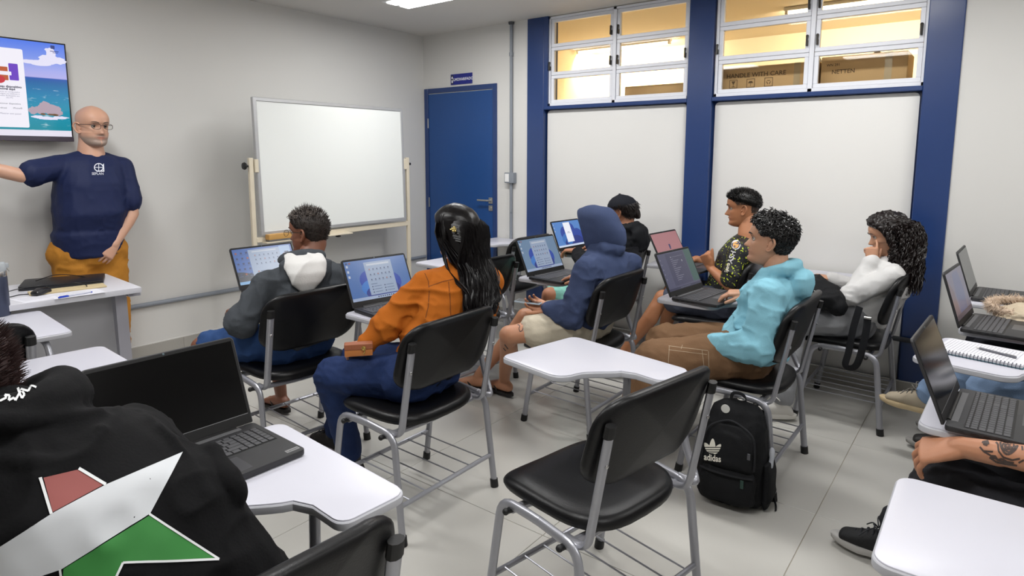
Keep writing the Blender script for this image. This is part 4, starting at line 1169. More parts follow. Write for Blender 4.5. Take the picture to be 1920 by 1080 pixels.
def shoe(a, f, mat_u, mat_s, root, L=.27, name='shoe', pitch=0., lace=None, rib=False):
    """a = ankle joint (about 0.085 above the sole), f = toe direction (horizontal)"""
    f = V(f).normalized(); sd = f.cross(V((0, 0, 1))).normalized(); u = sd.cross(f).normalized(); h = V(a)-u*.085; up = u
    Q = lambda y, x, z: h+f*y+sd*x+up*z
    out = []
    for k in range(28):
        t = 2*math.pi*k/28; c, s = math.cos(t), math.sin(t)
        y = .055+L*.5*c; w = (.047 if c > 0 else .036)*(1-.12*max(0, c)**3)
        out.append((y, w*math.copysign(abs(s)**.8, s)))
    b = MB(); rings = []
    for z, k in ((0, .95), (.004, 1), (.022, 1.02), (.026, .97)): rings.append([Q(.055+(y-.055)*k, x*k, z+(.012*max(0, (y-.12)/.09)**2 if z < .01 else 0.006*max(0, (y-.12)/.09)**2)) for y, x in out])
    b.loft(rings); so = wear_mb('%s_sole' % name, b, mat_s, root)
    g = Body(); g.ell([(Q(-.05, 0, .035), sd*.031, up*.026), (Q(-.02, 0, .055), sd*.036, up*.045), (Q(.03, 0, .052), sd*.039, up*.046), (Q(.09, 0, .042), sd*.043, up*.030), (Q(.15, 0, .034), sd*.038, up*.019)])
    g.seg(Q(-.005, 0, .06), Q(-.008, 0, .10), .038, .040)
    up_ = wear(name, remesh(g, .006, 4), mat_u, root)
    if lace:
        l = MB()
        for k in range(5):
            y = .045+.02*k; z = .098-.011*k
            l.tube(curve([Q(y, -.026, z-.014), Q(y+.004, 0, z+.003), Q(y, .026, z-.014)], 4), .0028, 6)
        for s in (-1, 1): l.tube(curve([Q(.035, 0, .105), Q(.045, s*.03, .128), Q(.02, s*.045, .11), Q(.036, s*.012, .104)], 5), .0024, 6); l.tube(curve([Q(.036, 0, .105), Q(.06, s*.03, .10), Q(.085, s*.05, .075)], 5), .0022, 6)
        wear_mb('shoe_laces', l, lace, root)
    return h
def flipflop(a, f, mat, root):
    f = V(f).normalized(); sd = f.cross(V((0, 0, 1))); h = V(a); h.z = V(a).z-.085
    out = [(.06+.135*math.cos(t), (.044 if math.cos(t) > 0 else .034)*math.copysign(abs(math.sin(t))**.8, math.sin(t))) for t in [2*math.pi*k/24 for k in range(24)]]
    b = MB().loft([[h+f*y+sd*x+V((0, 0, z)) for y, x in out] for z in (0, .003, .014, .016)])
    wear_mb('flip_flop', b, mat, root)
    s = MB()
    for k in (-1, 1): s.tube(curve([h+f*.03+sd*k*.036+V((0, 0, .018)), h+f*.07+sd*k*.030+V((0, 0, .052)), h+f*.12+sd*k*.006+V((0, 0, .04)), h+f*.135+V((0, 0, .018))], 5), .0065, 8, ell=.5)
    wear_mb('sandal_strap', s, mat, root)
def hood_down(b, J, nb, fw, x, r=.034, drop=.10, wide=.115, out=.05, up=.0):
    """thick collar ring and hood bag hanging behind the neck"""
    nb = V(nb); fw = V(fw).normalized(); x = V(x).normalized(); z = V((0, 0, 1))
    pts = [nb+fw*(.085*math.cos(a))+x*(.088*math.sin(a))+z*(.005-.035*math.cos(a)+up*max(0, -math.cos(a))) for a in [rad(-165+330*k/14) for k in range(15)]]
    pts = [nb+fw*(.075*math.cos(a))+x*(.085*math.sin(a))+z*(.012-.045*max(0, math.cos(a))+.02*max(0, -math.cos(a))+up) for a in [rad(20+320*k/14) for k in range(15)]]
    b.chain(pts, [r*.8]+[r]*13+[r*.8], n=12)
    c = nb-fw*(.055+out)-z*(drop*.45)
    b.ell([(c-z*drop*.75, x*wide*.55, fw*.030), (c-z*drop*.4, x*wide*.85, fw*.042), (c, x*wide, fw*.048), (c+z*drop*.45, x*wide*.95, fw*.045)])
    return b
def stick_on(root, child, polys, mat, name, off=.0012, subdiv=10):
    """flat print: pixel polygons cast from the photograph's viewpoint on to a worn mesh"""
    me = child.data; co = [child.parent.location+v.co for v in me.vertices]
    bv = BVHTree.FromPolygons([tuple(c) for c in co], [tuple(p.vertices) for p in me.polygons])
    b = MB()
    for poly in polys:
        bm = bmesh.new(); f = bm.faces.new([bm.verts.new((x, y, 0)) for x, y in poly])
        xs = [p[0] for p in poly]; ys = [p[1] for p in poly]
        for axis, lo, hi in ((V((1, 0, 0)), min(xs), max(xs)), (V((0, 1, 0)), min(ys), max(ys))):
            n = max(2, int((hi-lo)/subdiv)); 
            for k in range(1, n):
                c = lo+(hi-lo)*k/n
                bmesh.ops.bisect_plane(bm, geom=bm.verts[:]+bm.edges[:]+bm.faces[:], plane_co=axis*c, plane_no=axis, dist=1e-6)
        bm.verts.index_update(); vs = []; ok = []
        for v in bm.verts:
            d = V(ray(v.co.x, v.co.y)); h = bv.ray_cast(V(CAM0), d)
            if h[0] is None: vs.append(V((0, 0, 0))); ok.append(False)
            else:
                nn = h[1] if h[1].dot(d) < 0 else -h[1]; vs.append(h[0]+nn*off); ok.append(True)
        fs = []
        for f in bm.faces:
            idx = [v.index for v in f.verts]
            if all(ok[i] for i in idx):
                L = max((vs[i]-vs[idx[0]]).length for i in idx)
                if L < .12: fs.append(idx)
        b.add(vs, fs); bm.free()
    return wear(name, b.mesh(name, [], 60), mat, root)
# ================================================================ the people
def cloth(name, col, rough=.9, var=(9, .10), bump=(160, .25), sheen=0.): return P(name, col, rough, var=var, bump=bump, sheen=0, spec=.2)
def JT(J, extra=()): return [(J['elL'], .10), (J['elR'], .10), (lerp(J['shL'], J['pel'], .3), .09), (lerp(J['shR'], J['pel'], .3), .09), (lerp(J['pel'], J['neck'], .25), .17)]+list(extra)
def JL(J): return [(J['knL'], .11), (J['knR'], .11), (J['hipL'], .13), (J['hipR'], .13)]
DENIM = cloth('dark_denim', '#22335c', .8, (26, .22), (300, .3))
FOLD_SOFT = [(.0055, (10, 10, 14), True), (.0025, (24, 24, 28), True)]
FOLD_BIG = [(.0085, (8, 8, 13), True), (.0035, (20, 20, 26), True)]
FOLD_FLAT = [(.003, (10, 10, 12), False), (.0015, (30, 30, 34), False)]
def hairmask(p, th):
    lim = interp(p.y, [(-.11, -.055), (-.05, -.055), (-.02, -.02), (-.005, .022), (.03, .026), (.055, .05), (.075, .066), (.09, .075)])
    return p.z-lim
def feet_dirs(J, l=(0, 1, 0), r=(0, 1, 0)): J['footL'], J['footR'] = V(l), V(r); return J
M_HAIRK = P('black_hair', '#0b0908', .45, spec=.35, var=(40, .3))
M_HAIRB = P('dark_brown_hair', '#160c09', .45, spec=.4, var=(40, .35))
M_BROW = P('brow_hair', '#1a1310', .7)

# ---------------------------------------------------------------- standing man (teacher)
def teacher():
    J = dict(fwd=V((-.15, -1, 0)).normalized(), pel=(1.40, 4.20, .93), neck=(1.452, 4.205, 1.475), shL=(1.605, 4.20, 1.375), shR=(1.295, 4.21, 1.385), elL=(1.618, 4.13, 1.10), wrL=(1.492, 4.075, .935),
             elR=(1.10, 4.14, 1.335), wrR=(.86, 4.20, 1.415), hipL=(1.475, 4.20, .88), hipR=(1.315, 4.20, .88), knL=(1.485, 4.18, .48), knR=(1.305, 4.18, .48), anL=(1.49, 4.22, .09), anR=(1.30, 4.22, .09))
    feet_dirs(J, (.15, -1, 0), (-.2, -1, 0))
    Mh = frame_from(188, 3, 0, (1.462, 4.175, 1.612))
    def tf(l):   # shaven scalp shade and short grey beard
        sh = 1/(1+np.exp(-(l[:, 2]-(.05-.4*np.clip(.05-l[:, 1], 0, .09)))/.006))*(l[:, 1] < .075)
        beard = np.exp(-((l[:, 2]+.088)/.03)**4)*(l[:, 1] > -.02)*(1-np.exp(-((l[:, 2]+.064)/.008)**2)*np.exp(-(l[:, 0]/.022)**2))
        beard = beard*np.clip((np.abs(l[:, 0])-.0)/.001, 0, 1)
        must = np.exp(-((l[:, 2]+.05)/.005)**2)*np.exp(-(l[:, 0]/.026)**4)*(l[:, 1] > .05)
        c = np.ones((len(l), 3)); c *= 1-beard[:, None]*np.array([.42, .24, .10]); c *= 1-must[:, None]*np.array([.62, .52, .45]); return c
    parts = body_skin(J, Mh, neckr=.060, hands=[('L', (-.62, -.12, -.75), (.15, -1, .2), dict(curl=(20, 25, 25, 25), thumb=(48, 10))), ('R', (-.9, .1, .3), (.2, -.4, .9), dict(curl=(5, 60, 70, 70), thumb=(35, 15)))], jaw=1.09, nose=.95, tintf=tf)
    p = person('bald standing man with glasses in a navy t-shirt and mustard trousers', parts, skin('skin_light', '#c79a82'), (1.40, 4.2, 0))
    eyes(W2L(p) @ Mh, p); brows(W2L(p) @ Mh, p, P('grey_brow', '#5a4c44', .8), .0022); lashes(W2L(p) @ Mh, p, M_BROW)
    b = Body(); upper(b, J, .016, to=.74, tor=dict(w=(.150, .155, .158, .150), dpt=(.11, .12, .12, .085), belly=.045), armr=(.054, .05, .04), shr=.052, trap=.048)
    b.ell([(V((1.395, 4.2, .868)), V((.176, 0, 0)), V((0, .146, 0))), (V((1.395, 4.19, 1.0)), V((.178, 0, 0)), V((0, .15, 0)))], flat=True)
    sh = wear('t_shirt', remesh(b, .008, 5, [(.0035, (9, 9, 10), True), (.0022, (22, 22, 18), True)], 3, joints=JT(J)), cloth('navy_jersey', '#1c2548', .6, (12, .08), (260, .15), .15), p)
    # emblem and letters on the chest
    rg = [(185+9*math.cos(a), 314+8*math.sin(a)) for a in [2*math.pi*k/18 for k in range(18)]]
    ri = [(185+7.3*math.cos(a), 314+6.4*math.sin(a)) for a in [2*math.pi*k/18 for k in range(18)]]
    q = [[rg[k], rg[(k+1) % 18], ri[(k+1) % 18], ri[k]] for k in range(18)]
    q += [[(178, 313.4), (192, 313.6), (192, 314.7), (178, 314.5)], [(184.3, 307), (185.5, 307), (185.5, 321), (184.3, 321)], [(191, 311), (194.5, 306.5), (195.5, 322), (193.6, 322), (193, 311.5)], [(180, 320), (195, 320.2), (194, 322), (181, 322)]]
    stick_on(p, sh, q, P('shirt_print', '#dfe3ec', .6), 'chest_emblem', .0015, 4)
    px_text(p, sh, 'SEPLAN', (183, 326), 6.6, 4.2, 'chest_lettering', P('shirt_print', '#dfe3ec', .6))
    b = Body(); lower(b, J, .022, th=(.095, .082, .066), sh=(.066, .055), seat=False); b.ell([(V((1.395, 4.2, .86)), V((.165, 0, 0)), V((0, .12, 0))), (V((1.395, 4.2, .93)), V((.158, 0, 0)), V((0, .115, 0)))])
    wear('trousers', remesh(b, .010, 6, FOLD_SOFT, 5), cloth('mustard_twill', '#b47a2e', .8, (10, .1)), p)
    for s in 'LR': shoe(J['an'+s], J['foot'+s], P('brown_shoe', '#3a2618', .5), P('dark_sole', '#1b1612', .7), p)
    g = MB(); L = W2L(p) @ Mh
    M_FR = P('glasses_frame', '#2b1d22', .35, .3)
    for s in (-1, 1):
        o = [(s*.0325+.0235*math.copysign(abs(math.cos(a))**.75, math.cos(a)), .1015-.10*abs(s*.0325+.0235*math.cos(a))**1.6*6*.2, .0005+.0155*math.copysign(abs(math.sin(a))**.75, math.sin(a))) for a in [2*math.pi*k/24 for k in range(24)]]
        g.tube([L @ V(q) for q in o], .0013, 6, closed=True)
        g.tube([L @ V(q) for q in curve([(s*.056, .094, .009), (s*.072, .06, .009), (s*.077, .0, .006), (s*.073, -.018, -.006)], 6)], .0014, 6)
        MB().disc([L @ V(q) for q in o]).build('lens', glass_mat('spectacle_lens', '#f4f4f2', .04), p, 0)
    g.tube([L @ V(q) for q in curve([(-.009, .1005, .006), (0, .104, .009), (.009, .1005, .006)], 5)], .0014, 6)
    g.build('glasses', M_FR, p)
    return p
def W2L(p): return Matrix.Translation(-p.location)
def px_text(p, sh, s, c, w, h, name, mat, off=.0016, rot=0., aspect=1.0, bold=0., sub=30, shear=0.):
    """letters laid on a garment at photo pixel c, w px per glyph size"""
    vs, fs = text_mesh(s, 1.0, bold=bold, shear=shear)
    a = rad(rot); polys = []
    for f in fs:
        polys.append([(c[0]+(vs[i].x*w*math.cos(a)+vs[i].y*h*1.6*math.sin(a)), c[1]+(vs[i].x*w*math.sin(a)-vs[i].y*h*1.6*math.cos(a))) for i in f])
    me = sh.data; co = [tuple(sh.parent.location+v.co) for v in me.vertices]
    bv = BVHTree.FromPolygons(co, [tuple(q.vertices) for q in me.polygons]); b = MB()
    for poly in polys:
        out = []
        for x, y in poly:
            d = V(ray(x, y)); h_ = bv.ray_cast(V(CAM0), d)
            if h_[0] is None: break
            n = h_[1] if h_[1].dot(d) < 0 else -h_[1]; out.append(h_[0]+n*off)
        if len(out) == len(poly): b.add(out, [tuple(range(len(out)))])
    if b.f: return wear(name, b.mesh(name, [], 0), mat, p)
teacher()

# ---------------------------------------------------------------- man in the dark grey hoodie
def gray():
    J = dict(fwd=V((0, 1, 0)), pel=(1.765, 2.685, .56), neck=(1.825, 2.665, .925), shL=(1.625, 2.70, .845), shR=(1.985, 2.65, .83), elL=(1.50, 2.735, .68), wrL=(1.63, 2.97, .67), elR=(2.07, 2.75, .66), wrR=(2.00, 3.0, .775),
             hipL=(1.68, 2.70, .545), hipR=(1.85, 2.70, .545), knL=(1.46, 3.04, .515), knR=(1.86, 3.08, .52), anL=(1.42, 3.12, .09), anR=(1.93, 3.13, .10))
    feet_dirs(J, (-.2, 1, 0), (0, 1, 0))
    Mh = frame_from(27, 2, 0, (1.862, 2.71, 1.07), .98)
    parts = body_skin(J, Mh, neckr=.058, legs='LR', hands=[('L', (.1, 1, -.1), (0, .2, 1), dict(curl=(30, 30, 30, 30))), ('R', (-.1, 1, -.15), (.1, .1, 1), dict(curl=(28, 28, 28, 28)))], jaw=1.04)
    p = person('seated man with short greying hair and glasses in a dark grey hoodie', parts, skin('skin_brown', '#7d4f3a'), (1.765, 2.63, 0))
    L = W2L(p) @ Mh
    eyes(L, p); brows(L, p, M_BROW)
    b = Body(); upper(b, J, .022, armr=(.050, .046, .038), cuff=.003, tor=dict(w=(.155, .16, .165, .16), dpt=(.105, .11, .115, .085), bow=.02)); hood_down(b, J, V(J['neck'])+V((-.03, 0, .018)), (.5, 1, 0), (1, -.5, 0), .030, .13, .125, .035)
    b.ell([(V((1.77, 2.685, .54)), V((.185, 0, 0)), V((0, .135, 0))), (V((1.77, 2.68, .62)), V((.18, 0, 0)), V((0, .13, 0)))], flat=True)
    wear('hoodie', remesh(b, .0075, 5, FOLD_BIG, 11, joints=JT(J)), cloth('charcoal_fleece', '#474b50', .92, (30, .18)), p)
    # white lining of the hood lying open on the back
    c = V((1.79, 2.665, .95)); b = Body(); HR = Matrix.Rotation(rad(-28), 3, 'Z')
    b.ell([(c+HR @ V(o), HR @ V((u_, 0, 0)), HR @ V((0, v_, 0))) for o, u_, v_ in (((0, -.148, -.130), .036, .014), ((0, -.156, -.09), .068, .022), ((0, -.146, -.045), .090, .034), ((0, -.112, .0), .096, .044), ((0, -.075, .03), .088, .035))])
    wear('hood_lining', remesh(b, .007, 5, [(.004, (14, 14, 10), True)], 4), cloth('white_lining', '#d9d8d6', .85, (8, .04)), p)
    b = Body(); lower(b, J, .012, to=.86); wear('shorts', remesh(b, .010, 6, FOLD_SOFT, 2), cloth('blue_denim', '#304c7c', .8, (26, .18), (300, .3)), p)
    for s in 'LR': flipflop(J['an'+s], J['foot'+s], P('black_rubber_sandal', '#1a1716', .6), p)
    short_hair(L, p, P('greying_hair', '#2a221e', .6, var=(60, .5)), hairmask, .012, 1700, .005, 0, 5, (0, -.1, .2), .0011, lenf=lambda q: 1+1.6*max(0, q.z-.06)/.05)
    b = MB()
    rnd = random.Random(3)
    for q, nn in scalp_points(260, lambda q, th: (q.z-.07) if q.y > -.06 else -1, 8):
        ph = rnd.uniform(0, 6.28); t = nn.orthogonal().normalized(); u = nn.cross(t)
        b.tube([L @ (q+nn*(.004+.018*k/8)+(t*math.cos(ph+k*.9)+u*math.sin(ph+k*.9))*.004) for k in range(9)], .0011, 3)
    b.build('grey_curls', P('grey_hair', '#6d645e', .6), p)
    g = MB()
    for s in (-1, 1):
        o = [(s*.032+.022*math.cos(a), .104, -.001+.016*math.sin(a)) for a in [2*math.pi*k/20 for k in range(20)]]
        g.tube([L @ V(q) for q in o], .0011, 6, closed=True)
        g.tube([L @ V(q) for q in curve([(s*.054, .10, .006), (s*.074, .06, .006), (s*.079, -.012, .003), (s*.074, -.03, -.016)], 6)], .0015, 6)
        MB().disc([L @ V(q) for q in o]).build('lens', glass_mat('spectacle_lens', '#f4f4f2', .04), p, 0)
    g.tube([L @ V(q) for q in curve([(-.01, .104, .004), (0, .107, .007), (.01, .104, .004)], 4)], .0012, 6)
    g.build('glasses', P('glasses_metal', '#4c463c', .3, .7), p)
gray()

# ---------------------------------------------------------------- woman in the orange jacket
def orange():
    J = dict(fwd=V((-.15, 1, 0)).normalized(), pel=(1.80, 1.845, .56), neck=(2.005, 1.83, .985), shL=(1.845, 1.875, .915), shR=(2.185, 1.80, .885), elL=(1.70, 1.965, .745), wrL=(1.655, 2.035, .655), elR=(2.28, 1.93, .68), wrR=(2.17, 2.14, .775),
             hipL=(1.72, 1.865, .55), hipR=(1.89, 1.865, .55), knL=(1.60, 2.20, .515), knR=(1.80, 2.28, .52), anL=(1.70, 2.22, .10), anR=(1.80, 2.48, .10))
    J['wrL'] = (1.648, 2.03, .665); feet_dirs(J, (-.2, 1, 0), (0, 1, 0))
    Mh = frame_from(2, 2, 0, (2.020, 1.862, 1.118), .97)
    parts = body_skin(J, Mh, fem=1, neckr=.047, hands=[('L', (-.35, .9, -.25), (-.6, .1, .8), dict(curl=(35, 35, 35, 35))), ('R', (-.1, 1, -.1), (.1, .1, 1), dict(curl=(25, 25, 25, 25)))], hsc=.9, ears=False)
    p = person('seated woman with long straight black hair in an orange suede jacket', parts, skin('skin_fair', '#c99a80'), (1.80, 1.79, 0))
    L = W2L(p) @ Mh; eyes(L, p); brows(L, p, M_BROW, .002); lashes(L, p, M_BROW)
    b = Body(); upper(b, J, .014, armr=(.049, .043, .036), cuff=.004, tor=dict(w=(.15, .143, .15, .148), dpt=(.10, .10, .108, .08)), shr=.05, trap=.042)
    b.seg(V(J['neck'])+V((0, 0, .015)), V(J['neck'])+V((0, 0, .03)), .058, .055)
    jk = wear('jacket', remesh(b, .007, 5, [(.007, (8, 8, 15), True), (.0028, (20, 20, 26), True)], 21, joints=JT(J, [((1.9, 1.78, .72), .14)])), cloth('orange_suede', '#b0611c', .85, (7, .12), (220, .25), .4), p)
    # seams
    M_SEAM = P('orange_seam', '#6e3a12', .9)
    stick_on(p, jk, [[(a[0], a[1]-.7), (c[0], c[1]-.7), (c[0], c[1]+.7), (a[0], a[1]+.7)] for a, c in (((805, 537), (830, 528)), ((830, 528), (852, 523)))] + [[(a[0]-.7, a[1]), (a[0]+.7, a[1]), (c[0]+.7, c[1]), (c[0]-.7, c[1])] for a, c in (((793, 505), (803, 527)), ((803, 527), (805, 545)), ((805, 545), (803, 575)), ((803, 575), (797, 600)), ((841, 528), (844, 560)), ((844, 560), (845, 600)))], M_SEAM, 'jacket_seam', .0008, 6)
    b = Body(); b.ell([(V((1.80, 1.845, .55)), V((.165, -.01, 0)), V((0, .118, 0))), (V((1.81, 1.84, .62)), V((.155, 0, 0)), V((0, .112, 0)))])
    wear('top', remesh(b, .009, 4, FOLD_FLAT, 3), cloth('black_knit', '#14161b', .9), p)
    b = Body(); lower(b, J, .010, th=(.088, .080, .062), sh=(.056, .044)); wear('jeans', remesh(b, .008, 5, FOLD_SOFT, 9, joints=JL(J)), DENIM, p)
    for s, c in (('L', '#1a171a'), ('R', '#1a171a')): shoe(J['an'+s], J['foot'+s], P('black_sneaker', c, .6), P('white_sole_purple', '#b9aeba', .6), p, lace=P('dark_lace', '#2a2730', .7))
    # long straight hair
    b = cap_mesh(L, lambda q, th: max(hairmask(q, th), .02 if (q.z > -.075 and q.y < .028 and q.z < .04) else -1), .016, 1, .001, 4)
    rnd = random.Random(12); T = W2L(p)
    mass = [(1.00, 2.030, 1.748, .098), (.92, 2.025, 1.708, .102), (.84, 2.005, 1.684, .098), (.77, 1.985, 1.672, .088)]
    for q, nn in scalp_points(2600, hairmask, 21, 1):
        s_ = 1 if q.x > 0 else -1
        f = max(-1, min(1, q.x/.07)); f = f*rnd.uniform(.75, 1.0) if abs(f) > .5 else f+rnd.uniform(-.3, .3)
        pts = [T @ (Mh @ (q+nn*.005))]
        if q.y > -.02:
            pts.append(T @ (Mh @ V((s_*(.070+.010*rnd.random()), q.y*.55, max(.03, q.z*.72)))))
            pts.append(T @ (Mh @ V((s_*(.090+.010*rnd.random()), q.y*.45-.012, -.02))))
            if s_ < 0 and rnd.random() < .42:
                g = rnd.uniform(-.014, .014); e = rnd.uniform(0, .02)
                pts += [T @ (Mh @ V((-.090+g*.4, -.005+g, -.09))), T @ V((1.915+g, 1.80+g, .965-e)), T @ V((1.925+g, 1.715+g, .90-e)), T @ V((1.94+g, 1.685, .83-3*e))]
                c = curve(pts, 3); b.tube(c, [.0030]*(len(c)-3)+[.0024, .0016, .0008], 4); continue
            f = s_*rnd.uniform(.6, 1.0)
        else:
            pts.append(T @ (Mh @ V((q.x*1.16, -.112-rnd.uniform(0, .010), min(q.z-.02, .02)))))
        cut = rnd.uniform(0, .045)
        for i, (z, x, y, w) in enumerate(mass):
            g = rnd.gauss(0, .006)*(1+i*.5); pts.append(T @ V((x+w*f+g, y+.028*f*f-.012*rnd.random(), z+(cut if i == 3 else 0))))
        c = curve(pts, 3); b.tube(c, [.0034]*(len(c)-3)+[.0026, .0018, .0008], 3)
    u = Body(); u.ell([(V((1.985, 1.688, .78)), V((.075, 0, 0)), V((0, .010, 0))), (V((2.005, 1.702, .85)), V((.088, 0, 0)), V((0, .014, 0))), (V((2.03, 1.735, .92)), V((.09, 0, 0)), V((0, .02, 0))), (V((2.025, 1.80, 1.0)), V((.090, 0, 0)), V((0, .06, 0))), (V((2.022, 1.83, 1.06)), V((.086, 0, 0)), V((0, .075, 0))), (V((2.02, 1.84, 1.12)), V((.078, 0, 0)), V((0, .07, 0)))])
    um = remesh(u, .008, 4); um.transform(W2L(p)); b.add([v.co.copy() for v in um.vertices], [tuple(f.vertices) for f in um.polygons])
    lh = b.build('long_hair', P('glossy_black_hair', '#060304', .36, spec=.28, var=(60, .3)), p, 60)
    # flower clip
    c = None
    bv = BVHTree.FromPolygons([tuple(v.co) for v in lh.data.vertices], [tuple(q.vertices) for q in lh.data.polygons])
    h = bv.ray_cast(V(CAM0)-p.location, V(ray(852, 430)))
    if h[0] is not None:
        c = h[0]; d = -V(ray(852, 430)); m = MB(); _, e1, e2 = basis(d)
        for k in range(5): 
            a = 2*math.pi*k/5; m.ball(tuple(c+d*.006+(e1*math.cos(a)+e2*math.sin(a))*.008), (.006, .006, .006), 0, 10, 8)
        m.ball(tuple(c+d*.009), .005, 0, 10, 8); m.tube([c+d*.004+e2*.018, c+d*.006-e2*.018], .003, 8)
        m.build('hair_clip', P('gold_pearl', '#cdbb7c', .25, .6), p)
    # wallet held on the lap
    w = thing('wallet', 'small tan leather wallet with gold clasp in the lap of the orange jacket', 'wallet', (1.575, 1.985, .675), rad(-40))
    LE = P('tan_leather', '#9a5b3c', .5, bump=(180, .15)); LD_ = P('light_tan_leather', '#b9733a', .5)
    MB().box((-.055, -.018, -.022), (.055, .018, .006), .006, 2).build('wallet_body', LD_, w)
    fl_ = MB().box((-.056, -.02, .004), (.056, .019, .03), .007, 3).build('wallet_flap', LE, w)
    MB().lathe([(.004, 0), (.009, .002), (.009, .004), (.003, .006)], 12, mat=Matrix.Translation((.02, -.02, .012)) @ Matrix.Rotation(rad(90), 4, 'X')).tube(curve([(.02, -.024, .012), (.024, -.026, 0), (.018, -.026, -.012)], 4), .0022, 6).build('gold_clasp', P('gold', '#d8b868', .25, .9), w)
orange()

# ---------------------------------------------------------------- person with the blue hood up
def blue():
    J = dict(fwd=V((-.2, 1, 0)).normalized(), pel=(2.96, 1.74, .56), neck=(3.00, 1.655, .945), shL=(2.80, 1.66, .865), shR=(3.16, 1.60, .85), elL=(2.735, 1.70, .625), wrL=(2.72, 1.84, .645), elR=(3.16, 1.75, .66), wrR=(3.02, 1.80, .775),
             hipL=(2.87, 1.75, .545), hipR=(3.05, 1.75, .545), knL=(2.545, 1.975, .515), knR=(2.86, 2.10, .53), anL=(2.90, 2.285, .10), anR=(2.82, 2.42, .12))
    feet_dirs(J, (.15, 1, 0), (-.25, 1, 0))
    Mh = frame_from(10, 14, 0, (3.0, 1.695, 1.062), .87)
    parts = body_skin(J, Mh, legs='LR', hands=[('L', (-.1, 1, .15), (.75, .1, -.6), dict(curl=(35, 35, 38, 40), thumb=(40, 10))), ('R', (-.05, 1, -.1), (0, .1, 1), dict(curl=(15, 18, 20, 22)))])
    p = person('seated person with a navy blue hood pulled up, in beige shorts', parts, skin('skin_tan', '#b98465'), (2.96, 1.69, 0))
    NAVY = cloth('navy_fleece', '#3c4765', .92, (7, .1), (200, .25), .35)
    b = Body(); upper(b, J, .020, armr=(.052, .049, .041), cuff=.004, tor=dict(w=(.155, .158, .163, .158), dpt=(.105, .11, .118, .085), bow=.02))
    b.ell([(V((2.96, 1.74, .55)), V((.178, 0, 0)), V((0, .135, 0))), (V((2.96, 1.735, .63)), V((.172, 0, 0)), V((0, .128, 0)))], flat=True)
    b.chain([V(J['neck'])+V((-.06, .05, 0)), V(J['neck'])+V((-.07, -.02, .01)), V(J['neck'])+V((0, -.065, .01)), V(J['neck'])+V((.07, -.03, .01)), V(J['neck'])+V((.06, .05, 0))], [.04]*5)
    wear('hoodie', remesh(b, .0075, 5, FOLD_BIG, 31, joints=JT(J)), NAVY, p)
    # hood: rings from the face opening back round the skull
    hd = MB(); rings = []
    F = lambda y, z, rx, rz, n=40, dz=0: [Mh @ V((rx*math.copysign(abs(math.cos(a))**.9, math.cos(a)), y+(.020*math.sin(a) if math.sin(a) > 0 else -.02*math.sin(a)*0)+dz*math.sin(a), z+rz*math.sin(a))) for a in [2*math.pi*k/n for k in range(n)]]
    for (y, z, rx, rz) in ((.050, -.016, .060, .104), (.068, -.012, .072, .122), (.094, -.008, .080, .136), (.100, -.004, .088, .146), (.075, -.002, .096, .152), (.02, -.006, .102, .156), (-.03, -.012, .104, .156), (-.08, -.024, .099, .146), (-.120, -.036, .080, .120), (-.140, -.044, .052, .080), (-.146, -.048, .016, .024)):
        rings.append(F(y, z, rx, rz))
    hd.loft(rings); hm = hd.mesh('hood', [], 0)
    co = np.array([tuple(v.co) for v in hm.vertices]); hm.calc_loop_triangles()
    for i, v in enumerate(hm.vertices): pass
    o = ob('tmp', hm); s = o.modifiers.new('s', 'SUBSURF'); s.levels = 2; s.render_levels = 2
    h2 = bpy.data.meshes.new_from_object(o.evaluated_get(bpy.context.evaluated_depsgraph_get())); bpy.data.objects.remove(o)
    n = len(h2.vertices); co = np.zeros(n*3); no = np.zeros(n*3); h2.vertices.foreach_get('co', co); h2.vertices.foreach_get('normal', no); co = co.reshape(-1, 3); no = no.reshape(-1, 3)
    sgn = np.sign(((co-np.array(Mh.translation))*no).sum(1)).mean()
    # drape folds run from crown to throat
    d = .007*(1-2*np.abs(vnoise(co*np.array([13, 20, 5]), 3)))+.003*vnoise(co*30, 4)
    h2.vertices.foreach_set('co', (co+no*(d*sgn)[:, None]).ravel()); h2.polygons.foreach_set('use_smooth', [True]*len(h2.polygons)); h2.update()
    wear('hood', h2, NAVY, p)
    b = Body(); lower(b, J, .014, th=(.092, .082, .066), to=.62); st = wear('shorts', remesh(b, .008, 5, FOLD_SOFT, 6, joints=JL(J)), cloth('beige_cotton', '#c2b9a6', .85, (12, .12)), p)
    for s in 'LR': flipflop(J['an'+s], J['foot'+s], P('black_rubber_sandal', '#1a1716', .6), p)
    ink = P('tattoo_ink', '#4a3a38', .6)
    leg = p
    ph = thing('phone', 'pale phone held low in the hand of the person in the blue hood', 'phone', (2.70, 1.955, .665), rad(10))
    MB().box((-.036, -.075, 0), (.036, .075, .008), .003, 2).build('phone_body', P('pale_blue_case', '#aebfcb', .35), ph)
    MB().box((-.033, -.071, .0081), (.033, .071, .0085)).build('phone_screen', P('phone_glass', '#1b2026', .1), ph)
    return p, st
bl_p, bl_s = blue()
def skin_ink(p, polys, name='tattoo', off=.0007, mat=None, sub=3):
    class Fake: pass
    f = Fake(); f.data = p.data; f.parent = p
    return stick_on(p, f, polys, mat or P('tattoo_ink', '#54403a', .6), name, off, sub)
def strokes(pts, w):
    out = []
    for a, c in zip(pts[:-1], pts[1:]):
        dx, dy = c[0]-a[0], c[1]-a[1]; L = max(1e-3, math.hypot(dx, dy)); nx, ny = -dy/L*w/2, dx/L*w/2
        out.append([(a[0]+nx, a[1]+ny), (c[0]+nx, c[1]+ny), (c[0]-nx, c[1]-ny), (a[0]-nx, a[1]-ny)])
    return out
cc = lambda x, y: (900+x/5.685, 570+y/5.685)
